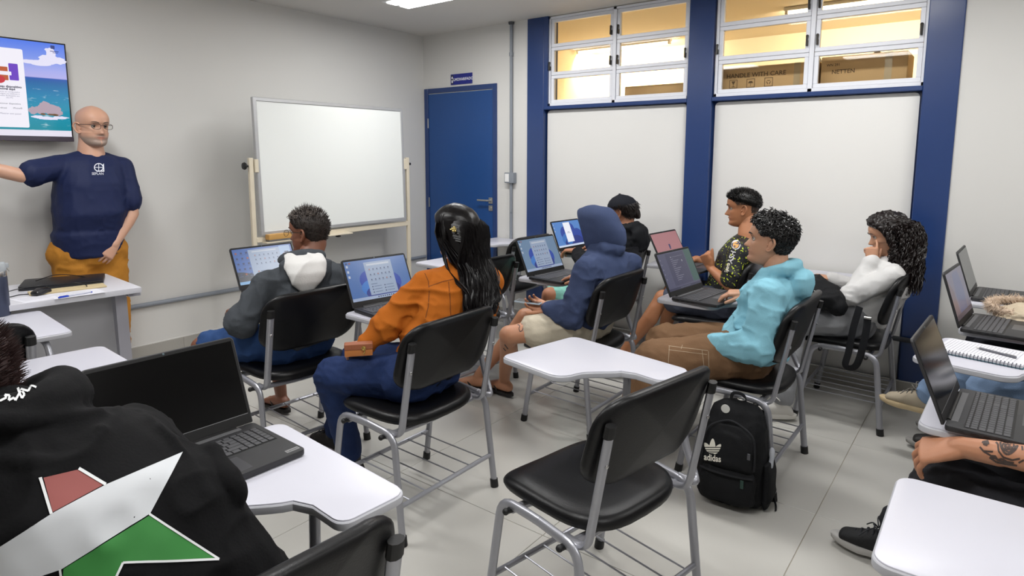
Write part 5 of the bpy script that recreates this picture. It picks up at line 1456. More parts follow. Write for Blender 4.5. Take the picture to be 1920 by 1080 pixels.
skin_ink(bl_p, strokes([cc(400, 220), cc(425, 230), cc(415, 265), cc(425, 295), cc(450, 285), cc(470, 225), cc(450, 200)], 1.6)+strokes([cc(440, 215), cc(520, 205)], 1.2)+strokes([cc(475, 230), cc(515, 225)], 1.4)+strokes([cc(480, 248), cc(510, 242)], 1.4)+strokes([cc(262, 430), cc(300, 480)], 2)+strokes([cc(250, 470), cc(275, 500)], 2))

# ---------------------------------------------------------------- person in the black cap
def capper():
    J = dict(fwd=V((0, 1, 0)), pel=(3.92, 2.16, .56), neck=(4.00, 2.055, .93), shL=(3.83, 2.09, .86), shR=(4.16, 2.03, .845), elL=(3.74, 2.2, .66), wrL=(3.86, 2.38, .77), elR=(4.22, 2.15, .66), wrR=(4.12, 2.36, .77),
             hipL=(3.84, 2.18, .545), hipR=(4.01, 2.18, .545), knL=(3.46, 2.34, .52), knR=(3.80, 2.52, .52), anL=(3.46, 2.46, .09), anR=(3.80, 2.60, .09))
    feet_dirs(J, (-.2, 1, 0), (0, 1, 0))
    Mh = frame_from(6, 10, 0, (4.01, 2.10, 1.060), .94)
    parts = body_skin(J, Mh, legs='LR', hands=[('L', (.1, 1, -.1), (0, .1, 1), dict()), ('R', (-.1, 1, -.1), (0, .1, 1), dict())])
    p = person('seated person in a black cap and black hoodie with bare legs', parts, skin('skin_tan2', '#b0785a'), (3.92, 2.10, 0)); L = W2L(p) @ Mh
    eyes(L, p)
    b = Body(); upper(b, J, .020, tor=dict(bow=.0, dpt=(.1, .1, .11, .085))); hood_down(b, J, J['neck'], (-.1, 1, 0), (1, .1, 0), .030, .12, .12, .045)
    b.ell([(V((3.92, 2.16, .55)), V((.17, 0, 0)), V((0, .13, 0))), (V((3.92, 2.155, .63)), V((.165, 0, 0)), V((0, .125, 0)))], flat=True)
    wear('hoodie', remesh(b, .010, 6, FOLD_BIG, 41), cloth('black_fleece', '#1c1d20', .92), p)
    b = Body(); lower(b, J, .014, to=.8); wear('shorts', remesh(b, .010, 6, FOLD_SOFT, 7), cloth('mint_cotton', '#8fd0c2', .8), p)
    for s in 'LR': flipflop(J['an'+s], J['foot'+s], P('black_rubber_sandal', '#1a1716', .6), p)
    short_hair(L, p, M_HAIRB, lambda q, th: hairmask(q, th) if q.z < .05 else -1, .035, 900, .010, 0, 15, (0, -.2, -.6), .0016)
    b = MB(); rnd = random.Random(2)      # tied bun through the cap
    for k in range(240):
        a = rnd.uniform(0, 6.28); ph = rnd.uniform(0, 6.28)
        b.tube([L @ V((.034*math.cos(a+t*.55)*(.6+.4*math.sin(ph)), -.105-.022*abs(math.sin(ph+t*.2)), -.035+.036*math.sin(a+t*.55))) for t in range(5)], .0022, 4)
    b.ball((0, 0, 0), (.03, .02, .034), 0, 14, 10, L @ Matrix.Translation((0, -.105, -.035)))
    b.build('hair_bun', M_HAIRB, p, 60)
    CP = cloth('black_cap_twill', '#1b1d24', .8)
    c = MB(); rings = []
    for z, k in ((.020, 1.13), (.03, 1.145), (.055, 1.14), (.08, 1.13), (.10, 1.14), (.118, 1.1)):
        R = []
        for j in range(36):
            th = 2*math.pi*j/36; q = head_point(th, min(z, .1155)); s = k if z < .11 else .8
            R.append(L @ V((q.x*k, q.y*k+.001, z*1.06+.004+.012*(math.cos(th)*.0))))
        rings.append(R)
    rings.append([L @ V((.008*math.sin(2*math.pi*j/36), .008*math.cos(2*math.pi*j/36), .134)) for j in range(36)])
    c.loft(rings, cap=True); c.build('cap_crown', CP, p, 60)
    br = [(.085*math.sin(t), .098+.075*math.cos(t)**.8 if math.cos(t) > 0 else .09, .034-.012*math.cos(t)) for t in [rad(-90+180*k/16) for k in range(17)]]
    inn = [(.076*math.sin(t), .06+.03*math.cos(t), .036) for t in [rad(-90+180*k/16) for k in range(17)]]
    m = MB().loft([[L @ V(q) for q in br+inn[::-1]], [L @ (V(q)+V((0, 0, .005))) for q in br+inn[::-1]]]); m.build('cap_brim', CP, p, 60)
    MB().tube([L @ V((.03*math.cos(t), -.122, .038+.018*math.sin(t))) for t in [rad(180*k/10) for k in range(11)]], .003, 6).tube([L @ V(q) for q in ((-.05, -.112, .024), (0, -.126, .026), (.05, -.112, .024))], .006, 6, ell=.5).build('cap_strap', CP, p)
capper()

# ---------------------------------------------------------------- young man in the speckled sports shirt
def yellow():
    J = dict(fwd=V((.05, 1, 0)).normalized(), pel=(3.90, 1.325, .56), neck=(3.925, 1.195, .965), shL=(3.755, 1.185, .885), shR=(4.085, 1.22, .885), elL=(3.705, 1.215, .685), wrL=(3.78, 1.365, .765), elR=(4.16, 1.36, .68), wrR=(4.06, 1.56, .765),
             hipL=(3.81, 1.345, .545), hipR=(3.99, 1.345, .545), knL=(3.745, 1.655, .545), knR=(4.02, 1.72, .53), anL=(3.60, 1.86, .16), anR=(4.02, 1.78, .09))
    feet_dirs(J, (-.3, .9, 0), (0, 1, 0))
    Mh = frame_from(18, 4, 0, (3.945, 1.243, 1.132), .98)
    def tf(l):
        side = (np.exp(-((l[:, 2]-.035)/.024)**2))*(np.abs(l[:, 0]) > .045)*(l[:, 1] < .035)+np.exp(-((l[:, 2])/.05)**2)*(l[:, 1] < -.06)
        return 1-np.clip(side, 0, 1)[:, None]*np.array([.55, .5, .45])
    parts = body_skin(J, Mh, neckr=.054, legs='LR', hands=[('L', (-.1, .45, .85), (-.75, .5, .1), dict(curl=(70, 75, 75, 75), thumb=(25, 5))), ('R', (-.1, 1, -.1), (0, .1, 1), dict())], nose=1.15, tintf=tf)
    p = person('seated young man with faded sides haircut in a black shirt speckled yellow', parts, skin('skin_warm', '#a9714e'), (3.90, 1.27, 0)); L = W2L(p) @ Mh
    eyes(L, p); brows(L, p, M_BROW, .003); lashes(L, p, M_BROW)
    b = Body(); upper(b, J, .014, to=.80, armr=(.05, .046, .04), tor=dict(w=(.15, .145, .155, .15), dpt=(.1, .1, .112, .082), bow=.0), trap=.045)
    b.ell([(V((3.9, 1.325, .545)), V((.165, 0, 0)), V((0, .125, 0))), (V((3.9, 1.32, .63)), V((.16, 0, 0)), V((0, .118, 0)))], flat=True)
    m = bpy.data.materials.new('speckled_jersey'); m.use_nodes = True; nt = m.node_tree; n = nt.nodes; bs = n['Principled BSDF']; bs.inputs['Roughness'].default_value = .6
    tc = n.new('ShaderNodeTexCoord'); vo = n.new('ShaderNodeTexNoise'); vo.inputs['Scale'].default_value = 85; vo.inputs['Detail'].default_value = 1.5
    nt.links.new(tc.outputs['Object'], vo.inputs['Vector']); cr = n.new('ShaderNodeValToRGB'); cr.color_ramp.interpolation = 'CONSTANT'
    cr.color_ramp.elements[0].color = (*lin('#15161a'), 1); cr.color_ramp.elements[1].position = .635; cr.color_ramp.elements[1].color = (*lin('#c9d932'), 1)
    nt.links.new(vo.outputs['Fac'], cr.inputs[0]); nt.links.new(cr.outputs[0], bs.inputs['Base Color'])
    sh = wear('sports_shirt', remesh(b, .009, 6, [(.005, (9, 9, 12), True)], 51), m, p)
    stick_on(p, sh, [[(1380+8.5*math.cos(a), 459+9*math.sin(a)) for a in [2*math.pi*k/20 for k in range(20)]]], P('print_white', '#d9d6d6', .6), 'sleeve_badge_ring', .0012, 4)
    stick_on(p, sh, [[(1380+7*math.cos(a), 459+7.4*math.sin(a)) for a in [2*math.pi*k/20 for k in range(20)]]], P('print_navy', '#2a2a4c', .6), 'sleeve_badge', .0018, 4)
    stick_on(p, sh, [[(1380+5.4*math.cos(a), 459.5+5.8*math.sin(a)) for a in [2*math.pi*k/20 for k in range(20)]]], P('print_amber', '#d9a45a', .6), 'sleeve_badge_ball', .0024, 4)
    px_text(p, sh, 'ASH', (1372.5, 482), 13, 8, 'sleeve_lettering', P('print_white', '#d9d6d6', .6), .0016, rot=-72, bold=.02)
    px_text(p, sh, 'Sports', (1364, 502), 7, 5.5, 'sleeve_lettering', P('print_cream', '#e4dccb', .6), .0016, rot=-74, bold=.02)
    b = Body(); lower(b, J, .016, to=.72); wear('shorts', remesh(b, .010, 6, FOLD_SOFT, 8), cloth('slate_shorts', '#4a4e5c', .8, (8, .15)), p)
    for s in 'LR': flipflop(J['an'+s], J['foot'+s], P('black_rubber_sandal', '#1a1716', .6), p)
    top = lambda q, th: q.z - interp(q.y, [(-.11, -.012), (-.06, .008), (0, .036), (.05, .050), (.075, .060), (.09, .068)])
    short_hair(L, p, M_HAIRK, top, .017, 2200, .011, 0, 25, (0, .22, .2), .0013, lenf=lambda q: .8+.5*max(0, q.y+.02)/.1)
    fd = lambda q, th: .02 if (hairmask(q, th) > 0 and top(q, th) < .004 and (q.z > .02 or q.y < -.05) and q.z > -.03) else -1
    short_hair(L, p, P('faded_stubble', '#3a2c24', .8), fd, .003, 500, .0012, 0, 26, (0, 0, -.2), .0008, name='faded_sides')
yellow()

# ---------------------------------------------------------------- man in the aqua hoodie
def aqua():
    J = dict(fwd=V((-.1, 1, 0)).normalized(), pel=(2.955, .84, .56), neck=(2.955, .760, .925), shL=(2.785, .755, .855), shR=(3.13, .80, .86), elL=(2.715, .745, .645), wrL=(2.735, .965, .605), elR=(3.19, .86, .68), wrR=(3.068, .918, .790),
             hipL=(2.865, .865, .545), hipR=(3.04, .87, .545), knL=(2.575, 1.165, .535), knR=(2.845, 1.235, .54), anL=(2.52, 1.27, .10), anR=(2.85, 1.33, .10))
    J['elR'] = (3.17, .80, .70)
    feet_dirs(J, (-.2, 1, 0), (-.1, 1, 0))
    Mh = frame_from(14, -6, 0, (2.965, .805, 1.070), .99)
    def tf(l):
        st = np.exp(-((l[:, 2]+.085)/.032)**4)*(l[:, 1] > -.01)*(1-np.exp(-((l[:, 2]+.064)/.008)**2)*np.exp(-(l[:, 0]/.022)**2))
        mu = np.exp(-((l[:, 2]+.049)/.0045)**2)*np.exp(-(l[:, 0]/.026)**4)*(l[:, 1] > .05)
        return 1-(st[:, None]*np.array([.10, .08, .05]))-(mu[:, None]*np.array([.35, .33, .3]))
    parts = body_skin(J, Mh, neckr=.054, hands=[('L', (-.1, 1, -.1), (-.5, .1, .8), dict(curl=(40, 40, 40, 40))), ('R', (-.22, 1, -.06), (-.15, .25, 1), dict(curl=(22, 26, 30, 34), thumb=(30, 5), spread=9))], nose=1.12, tintf=tf)
    p = person('seated young man with short curly hair in an aqua hoodie', parts, skin('skin_olive', '#b98a6e'), (2.955, .79, 0)); L = W2L(p) @ Mh
    eyes(L, p); brows(L, p, M_BROW, .003); lashes(L, p, M_BROW)
    AQ = cloth('aqua_fleece', '#83b9ca', .92, (6, .08), (180, .22), .35)
    b = Body(); upper(b, J, .021, armr=(.053, .050, .042), cuff=.005, tor=dict(w=(.155, .158, .16, .152), dpt=(.115, .112, .115, .085), bow=.015)); hood_down(b, J, J['neck'], (-.15, 1, 0), (1, .15, 0), .032, .085, .108, .045, .012)
    b.ell([(V((2.945, .84, .54)), V((.182, 0, 0)), V((0, .142, 0))), (V((2.95, .84, .64)), V((.175, 0, 0)), V((0, .138, 0)))], flat=True)
    b.seg(V((2.86, .93, .60)), V((3.02, .93, .60)), .05, .05)
    hd = wear('hoodie', remesh(b, .007, 4, [(.009, (8, 8, 13), True), (.0035, (19, 19, 25), True)], 61, joints=JT(J, [((2.8, .82, .75), .12)])), AQ, p)
    b = Body(); lower(b, J, .020, th=(.094, .088, .074), sh=(.072, .062)); tr = wear('trousers', remesh(b, .008, 5, FOLD_SOFT, 13, joints=JL(J)), cloth('brown_canvas', '#73573f', .85, (12, .12)), p)
    th = P('cream_thread', '#b8a58c', .8); k = lambda x, y: (1180+x/2.51, 330+y/2.51)
    stick_on(p, tr, [q for s in ([k(185, 800), k(370, 822)], [k(185, 818), k(365, 840)], [k(188, 802), k(183, 880)], [k(342, 820), k(352, 905)], [k(372, 825), k(374, 900)], [k(250, 795), k(243, 815)]) for q in strokes(s, .7)], th, 'stitching', .0012, 5)
    for s in 'LR': shoe(J['an'+s], J['foot'+s], P('dark_trainer', '#22201f', .6), P('grey_sole', '#8c8a86', .6), p)
    short_hair(L, p, P('curly_black_hair', '#0d0a09', .35, spec=.55, var=(40, .3)), hairmask, .022, 1150, .008, 10, 35, (0, .05, .2), .0014, lenf=lambda q: .35+.9*max(0, q.z+.01)/.1)
aqua()

# ---------------------------------------------------------------- curly-haired woman in white
def white():
    J = dict(fwd=V((-.25, 1, 0)).normalized(), pel=(3.945, .555, .56), neck=(3.95, .425, .895), shL=(3.79, .405, .825), shR=(4.10, .455, .83), elL=(3.745, .590, .705), wrL=(3.845, .515, .880), elR=(4.12, .62, .69), wrR=(4.055, .745, .735),
             hipL=(3.86, .575, .545), hipR=(4.02, .59, .545), knL=(3.69, .86, .545), knR=(3.93, .92, .545), anL=(3.56, .855, .10), anR=(3.90, 1.02, .10))
    feet_dirs(J, (-.35, .7, 0), (0, 1, 0))
    Mh = frame_from(16, 14, 0, (3.952, .462, 1.025), .95)
    parts = body_skin(J, Mh, fem=1, neckr=.045, hands=[('L', (.12, .02, 1), (-.85, -.5, .1), dict(curl=(18, 78, 82, 84), thumb=(50, 25))), ('R', (-.15, 1, .1), (.1, -.1, 1), dict(curl=(35, 38, 40, 42)))], hsc=.88, ears=False)
    p = person('seated woman with long curly hair in a white top, hand on her cheek', parts, skin('skin_medium', '#bf8f72'), (3.945, .50, 0)); L = W2L(p) @ Mh
    eyes(L, p); brows(L, p, M_BROW, .0022); lashes(L, p, M_BROW)
    b = Body(); upper(b, J, .011, armr=(.047, .040, .034), cuff=.006, tor=dict(w=(.15, .135, .145, .148), dpt=(.115, .105, .115, .08), bow=.03), shr=.052, trap=.042)
    b.ell([(V((3.945, .55, .56)), V((.16, .03, 0)), V((-.02, .12, 0))), (V((3.945, .535, .66)), V((.145, .03, 0)), V((-.02, .11, 0)))], flat=True)
    b.seg(lerp(J['elL'], J['wrL'], .84), lerp(J['elL'], J['wrL'], .99), .040, .047)
    wear('white_top', remesh(b, .0075, 5, [(.005, (9, 9, 15), True), (.002, (26, 26, 30), True)], 71, joints=JT(J)), cloth('white_jersey', '#c9c8c7', .8, (7, .04), (200, .15)), p)
    b = Body(); lower(b, J, .012, th=(.092, .082, .066), sh=(.062, .052)); jn = wear('jeans', remesh(b, .008, 5, FOLD_SOFT, 17, joints=JL(J)), cloth('grey_denim', '#8d8e91', .85, (14, .16), (300, .3)), p)
    for s in 'LR': shoe(J['an'+s], J['foot'+s], P('white_trainer', '#c9c6c0', .6), P('white_sole', '#d4d1ca', .6), p, lace=P('white_lace', '#dcdad6', .7))
    b = cap_mesh(L, lambda q, th: hairmask(q, th), .022, 1, .011, 4)
    rnd = random.Random(5)
    for q, nn in scalp_points(1500, lambda q, th: max(hairmask(q, th), .01 if (q.y < -.005 and q.z > -.075) else -1), 31, 1):
        s_ = 1 if q.x > 0 else -1; pts = []; st_ = rnd.uniform(0, 6.28); amp = rnd.uniform(.005, .009); o = rnd.uniform(-.012, .02)
        A = Mh @ (q+nn*.010)
        if q.y > -.01:
            B = Mh @ V((s_*(.082+o*.5), q.y*.6-.01, max(.0, q.z*.6))); Cx = Mh @ V((s_*(.100+o), -.012+o, -.075))
            Dd = V((3.875+rnd.uniform(-.03, .03), .425+rnd.uniform(-.03, .02), rnd.uniform(.86, .95))) if (s_ < 0 and rnd.random() < .6) else V((3.952+s_*.10+o, .36+rnd.uniform(-.03, .03), rnd.uniform(.76, .9)))
        else:
            B = Mh @ V((q.x*1.36, q.y*1.25-.018-o, min(q.z-.01, .03))); Cx = Mh @ V((q.x*1.5+o, q.y*1.25-.032-o, -.085))
            Dd = V((3.955+q.x*1.5+o, .385+q.y*.75+rnd.uniform(-.03, .02), rnd.uniform(.715, .87)))
        c = curve([A, B, Cx, Dd], 13); n = len(c)
        for i, pt in enumerate(c):
            t = i/(n-1); a = st_+i*1.15; dd = (c[min(i+1, n-1)]-c[max(i-1, 0)]); _, e1, e2 = basis(dd if dd.length > 1e-6 else V((0, 0, -1)), (0, 1, .2))
            pts.append(W2L(p) @ (pt+(e1*math.cos(a)+e2*math.sin(a))*amp*min(1, t*3)))
        b.tube(pts, [.0026]*(n-2)+[.0018, .001], 3)
    u = Body(); u.ell([(V((3.955, .335, .82)), V((.07, 0, 0)), V((0, .022, 0))), (V((3.955, .35, .90)), V((.085, 0, 0)), V((0, .036, 0))), (V((3.955, .38, .98)), V((.085, 0, 0)), V((0, .05, 0))), (V((3.954, .415, 1.05)), V((.08, 0, 0)), V((0, .055, 0)))])
    um = remesh(u, .009, 3, [(.008, (25, 25, 25), False)], 2); um.transform(W2L(p)); b.add([v.co.copy() for v in um.vertices], [tuple(f.vertices) for f in um.polygons])
    b.build('curly_hair', P('curly_brown_hair', '#140b09', .38, spec=.4, var=(50, .5)), p, 60)
    # painted nail
    return p
white()

# ---------------------------------------------------------------- foreground person in the star-print hoodie
def star():
    J = dict(fwd=V((-.35, 1, 0)).normalized(), pel=(.47, 1.02, .55), neck=(.285, 1.275, 1.005), shL=(.085, 1.20, .905), shR=(.455, 1.225, .905), elL=(.03, 1.36, .74), wrL=(.24, 1.50, .755), elR=(.545, 1.235, .735), wrR=(.57, 1.43, .765),
             hipL=(.38, 1.04, .54), hipR=(.55, 1.04, .54), knL=(.36, 1.42, .53), knR=(.58, 1.44, .53), anL=(.36, 1.46, .09), anR=(.58, 1.48, .09))
    feet_dirs(J, (0, 1, 0), (0, 1, 0))
    Mh = frame_from(20, 35, 0, (.235, 1.375, 1.052), 1.0)
    parts = body_skin(J, Mh, hands=[('L', (.4, 1, -.1), (0, .1, 1), dict()), ('R', (-.3, 1, -.1), (0, .1, 1), dict())])
    p = person('hunched person in a black hoodie with a red, white and green star on the back', parts, skin('skin_tan3', '#b17e60'), (.47, .99, 0)); L = W2L(p) @ Mh
    BK = cloth('black_cotton_fleece', '#0a0a0c', .9, (6, .12), (200, .22), .3)
    b = Body(); upper(b, J, .026, armr=(.060, .054, .045), cuff=.004, tor=dict(w=(.165, .172, .178, .165), dpt=(.12, .125, .125, .09), bow=.045), shr=.062, trap=.05)
    hood_down(b, J, J['neck'], (-.35, 1, .1), (1, .35, 0), .042, .13, .15, .055, .01)
    b.ell([(V((.475, 1.01, .52)), V((.19, 0, 0)), V((0, .14, 0))), (V((.465, 1.02, .62)), V((.185, 0, 0)), V((0, .14, 0)))], flat=True)
    # hood rim, hood edge and sleeve crease, laid on a first skin of the garment
    pre = remesh(b, .012, 4); bv = BVHTree.FromPolygons([tuple(v.co) for v in pre.vertices], [tuple(q.vertices) for q in pre.polygons]); bpy.data.meshes.remove(pre)
    for path, r_, sink in (([(-30, 792), (40, 788), (100, 785), (150, 780), (186, 772), (203, 756)], .017, .004), ([(-20, 862), (60, 872), (115, 868), (160, 845), (192, 806)], .013, .004), ([(372, 800), (392, 850), (415, 900), (438, 935)], .022, .010), ([(300, 800), (345, 850), (380, 930)], .012, .006)):
        pts = []
        for x, y in path:
            h = bv.ray_cast(V(CAM0), V(ray(x, y)))
            if h[0] is not None: pts.append(h[0]+V(ray(x, y))*sink)
        if len(pts) > 1: b.chain(curve(pts, 3), [r_]*(3*(len(pts)-1)+1), n=10)
    hd = wear('hoodie', remesh(b, .0065, 3, [(.011, (6, 6, 8), True), (.004, (15, 15, 18), True)], 81, joints=JT(J, [((.45, 1.2, .85), .16)])), BK, p)
    WH = P('print_offwhite', '#c3c6ca', .7, var=(8, .08)); RD = P('print_red', '#8c4a46', .75, var=(10, .12)); GR = P('print_green', '#2f7a34', .75, var=(10, .1)); OL = P('print_white_line', '#d8dadb', .7)
    k = lambda x, y: (x/2.348, 620+y/2.348)
    arm = [k(805, 535), k(660, 805), k(270, 1050), k(60, 1120), k(-120, 1160), k(-120, 1000), k(0, 950), k(230, 805), k(465, 680)]
    stick_on(p, hd, [[k(190, 648), k(345, 612), k(455, 680), k(232, 800)]], RD, 'star_print_red', .0012, 14)
    stick_on(p, hd, [arm], WH, 'star_print_white', .0016, 14)
    stick_on(p, hd, [[k(655, 815), k(945, 1003), k(540, 1018), k(505, 1090), k(275, 1120), k(280, 1048)]], GR, 'star_print_green', .0014, 14)
    tag(stick_on(p, hd, [q for s in ([k(175, 648), k(225, 808)], [k(345, 608), k(465, 680)]) for q in strokes(s, 6)]+[q for s in ([k(655, 808), k(962, 1008)], [k(962, 1008), k(540, 1022)], [k(540, 1022), k(510, 1090)], [k(265, 1048), k(275, 1120)]) for q in strokes(s, 4.5)], OL, 'star_print_outline', .0022, 8), kind='stuff')
    k2 = lambda x, y: (x/4.908, 680+y/4.908)
    stick_on(p, hd, [q for s in ([k2(0, 360), k2(60, 330), k2(45, 305), k2(90, 310), k2(80, 355), k2(130, 330), k2(140, 355), k2(190, 270), k2(160, 240), k2(200, 335), k2(225, 300), k2(190, 250), k2(260, 270), k2(290, 215), k2(335, 235)],) for q in strokes(s, 4)], OL, 'hood_lettering', .002, 6)
    b = Body(); lower(b, J, .014); wear('trousers', remesh(b, .011, 5, FOLD_SOFT, 19), cloth('black_trousers', '#17171a', .85), p)
    for s in 'LR': shoe(J['an'+s], J['foot'+s], P('dark_trainer', '#22201f', .6), P('grey_sole', '#8c8a86', .6), p)
    short_hair(L, p, P('brown_fuzzy_hair', '#2a1614', .6, var=(60, .4)), hairmask, .022, 2600, .012, 0, 45, (0, -.2, .1), .0011)
star()

# ---------------------------------------------------------------- back-row people, only legs or an arm in view
def back_row(label, J, skincol, top, legs, shoe_u, shoe_s, hands, origin, hair=True, short=False, lace=None, yaw=10, topname='shirt', seed=90, infl=.014, rolled=False, head=(0, 0, 0), fold=FOLD_SOFT, hsc=1.):
    Mh = frame_from(yaw, 5, 0, head)
    parts = body_skin(J, Mh, hands=hands, voxel=.010, hsc=hsc)
    p = person(label, parts, skincol, origin); L = W2L(p) @ Mh
    eyes(L, p); brows(L, p, M_BROW)
    b = Body(); upper(b, J, .018, to=(.75 if short else 'wr')); b.ell([(V(J['pel']), V((.175, 0, 0)), V((0, .13, 0))), (V(J['pel'])+V((0, 0, .09)), V((.17, 0, 0)), V((0, .125, 0)))])
    wear(topname, remesh(b, .011, 5, FOLD_SOFT, seed), top, p)
    b = Body(); lower(b, J, infl); wear('trousers', remesh(b, .009, 5, fold, seed+1), legs, p)
    for s in 'LR': shoe(J['an'+s], J['foot'+s], shoe_u, shoe_s, p, lace=lace)
    short_hair(L, p, M_HAIRK, hairmask, .018, 700, .009, 0, seed, (0, -.1, .2), .0014)
    return p
J = dict(fwd=V((.25, 1, 0)).normalized(), pel=(1.95, -.41, .56), neck=(1.97, -.46, .96), shL=(1.79, -.42, .88), shR=(2.14, -.47, .88), elL=(1.825, -.25, .765), wrL=(1.955, .02, .698), elR=(2.25, -.42, .70), wrR=(2.30, -.30, .62),
         hipL=(1.86, -.38, .545), hipR=(2.05, -.40, .545), knL=(2.085, .055, .540), knR=(2.36, .02, .53), anL=(2.49, .21, .10), anR=(2.62, .0, .10))
feet_dirs(J, (.12, 1, 0), (.3, 1, 0))
tat = back_row('seated person in black trousers resting a rose-tattooed forearm on the knee', J, skin('skin_tat', '#b98263'), cloth('black_tee', '#141416', .85), cloth('charcoal_trousers', '#26262a', .8, (10, .15)), P('black_knit_shoe', '#0e0f12', .75, bump=(300, .4)), P('white_ribbed_sole', '#b5b3b0', .6),
    [('L', (.22, 1, -.52), (-.45, .30, .80), dict(curl=(30, 33, 33, 31), thumb=(24, 8), spread=14, bend2=.85)), ('R', (.1, 1, -.3), (0, .3, 1), dict(curl=(35, 35, 35, 35)))], (1.95, -.41, 0), short=True, lace=P('black_lace', '#1a1c22', .7), head=(1.98, -.44, 1.09), seed=91, infl=.010, hsc=1.12, fold=[(.008, (9, 9, 13), True), (.0035, (22, 22, 26), True)])
# rose tattoo on the forearm
k = lambda x, y: (1700+x/7.714, 790+y/7.714)
polys = []
for r0 in (16, 38, 62, 88, 118):
    pts = [k(1480+r0*1.05*math.cos(a+r0)*(1+.12*math.sin(3*a+r0)), 350+r0*math.sin(a+r0)*(1+.12*math.cos(4*a))) for a in [1.75*math.pi*j/16 for j in range(17)]]
    polys += strokes(pts, 2.0+r0*.018)
for s in ([(1060, 370), (1120, 440), (1230, 500), (1330, 560), (1420, 590)], [(1090, 300), (1150, 330), (1190, 300)], [(1120, 430), (1250, 440)], [(1200, 520), (1300, 590), (1450, 620), (1600, 640)], [(1240, 250), (1320, 330), (1330, 430), (1400, 520), (1530, 560), (1640, 540)], [(1180, 240), (1290, 250), (1400, 215)], [(1560, 230), (1660, 300), (1680, 420)], [(1300, 560), (1380, 540), (1480, 600)], [(1110, 330), (1170, 350)], [(1640, 250), (1697, 280)], [(1620, 600), (1697, 560)]):
    polys += strokes([k(*q) for q in s], 3.4)
polys += [[k(1090, 290), k(1180, 270), k(1200, 330), k(1120, 350)], [k(1190, 480), k(1290, 490), k(1330, 550), k(1230, 540)], [k(1400, 560), k(1560, 590), k(1540, 620), k(1420, 600)]]
tag(skin_ink(tat, polys, 'rose_tattoo', .0008, P('black_ink', '#43342e', .55), 4), kind='stuff')

J = dict(fwd=V((.05, 1, 0)).normalized(), pel=(3.16, -.435, .56), neck=(3.16, -.52, .96), shL=(2.98, -.50, .88), shR=(3.34, -.50, .88), elL=(2.9, -.40, .66), wrL=(3.06, -.22, .68), elR=(3.42, -.44, .68), wrR=(3.40, -.33, .70),
         hipL=(3.07, -.44, .545), hipR=(3.25, -.44, .545), knL=(3.12, -.035, .535), knR=(3.32, -.02, .56), anL=(3.10, .02, .10), anR=(3.455, .20, .335))
feet_dirs(J, (0, 1, 0), (.25, 1, 0))
back_row('seated person in pale blue jeans with a cream sneaker on the crossed leg', J, skin('skin_tan2', '#b0785a'), cloth('navy_tee', '#1e2434', .85), cloth('pale_denim', '#7c94b4', .85, (16, .16), (300, .3)), P('cream_suede', '#a89c88', .85), P('cream_sole', '#c2ad88', .6),
    [('R', (-.1, 1, -.1), (0, .1, 1), dict()), ('L', (.1, 1, -.2), (0, .2, 1), dict())], (3.16, -.435, 0), lace=P('grey_lace', '#6a6660', .7), head=(3.16, -.5, 1.09), seed=93)
J = dict(fwd=V((0, 1, 0)).normalized(), pel=(3.80, -.44, .56), neck=(3.80, -.52, .96), shL=(3.63, -.50, .88), shR=(3.97, -.50, .88), elL=(3.56, -.38, .66), wrL=(3.70, -.2, .68), elR=(4.04, -.46, .68), wrR=(4.0, -.36, .70),
         hipL=(3.71, -.44, .545), hipR=(3.89, -.44, .545), knL=(3.66, -.02, .54), knR=(3.88, 0, .54), anL=(3.62, .08, .10), anR=(3.88, .06, .10))
feet_dirs(J, (0, 1, 0), (0, 1, 0))
back_row('seated person in black trousers with a beige fur-trimmed coat in the lap', J, skin('skin_tan2', '#b0785a'), cloth('black_jumper', '#15161b', .85), cloth('black_cotton', '#14151c', .85), P('dark_trainer', '#22201f', .6), P('grey_sole', '#8c8a86', .6),
    [('R', (-.1, 1, -.1), (0, .1, 1), dict()), ('L', (.1, 1, -.2), (0, .2, 1), dict())], (3.80, -.44, 0), head=(3.80, -.5, 1.09), seed=95)
# ================================================================ small things
# steel bottle on the tablet by the desk
bp = on_z(-4, 590, TZ)
bt = thing('steel_bottle', 'slate blue insulated steel bottle with grey flip lid on the tablet by the desk', 'bottle', (bp.x, bp.y-.03, TZ))
r = .041
MB().lathe([(.001, 0), (r-.004, 0), (r, .006), (r, .175), (r-.001, .18)], 32).build('bottle_body', P('slate_steel', '#474d62', .4, .5, bump=(200, .08)), bt)
MB().lathe([(r-.0015, .178), (r-.001, .18), (r-.001, .202), (r-.002, .204)], 32).build('steel_band', P('polished_steel', '#c4c2c0', .25, .95), bt)
ld = MB().lathe([(r-.003, .203), (r, .206), (r, .234), (r-.005, .242), (.012, .244), (.001, .244)], 32).build('lid', P('grey_lid', '#9fa4a8', .45), bt)
MB().box((.016, -.014, .216), (r+.008, .014, .236), .004, 2).build('lid_latch', P('grey_lid', '#9fa4a8', .45), ld)
MB().tube(curve([(r-.002, -.010, .216), (r+.008, -.009, .20), (r+.008, .009, .20), (r-.002, .010, .216)], 5), .0013, 6).build('wire_bail', M_METAL, bt)
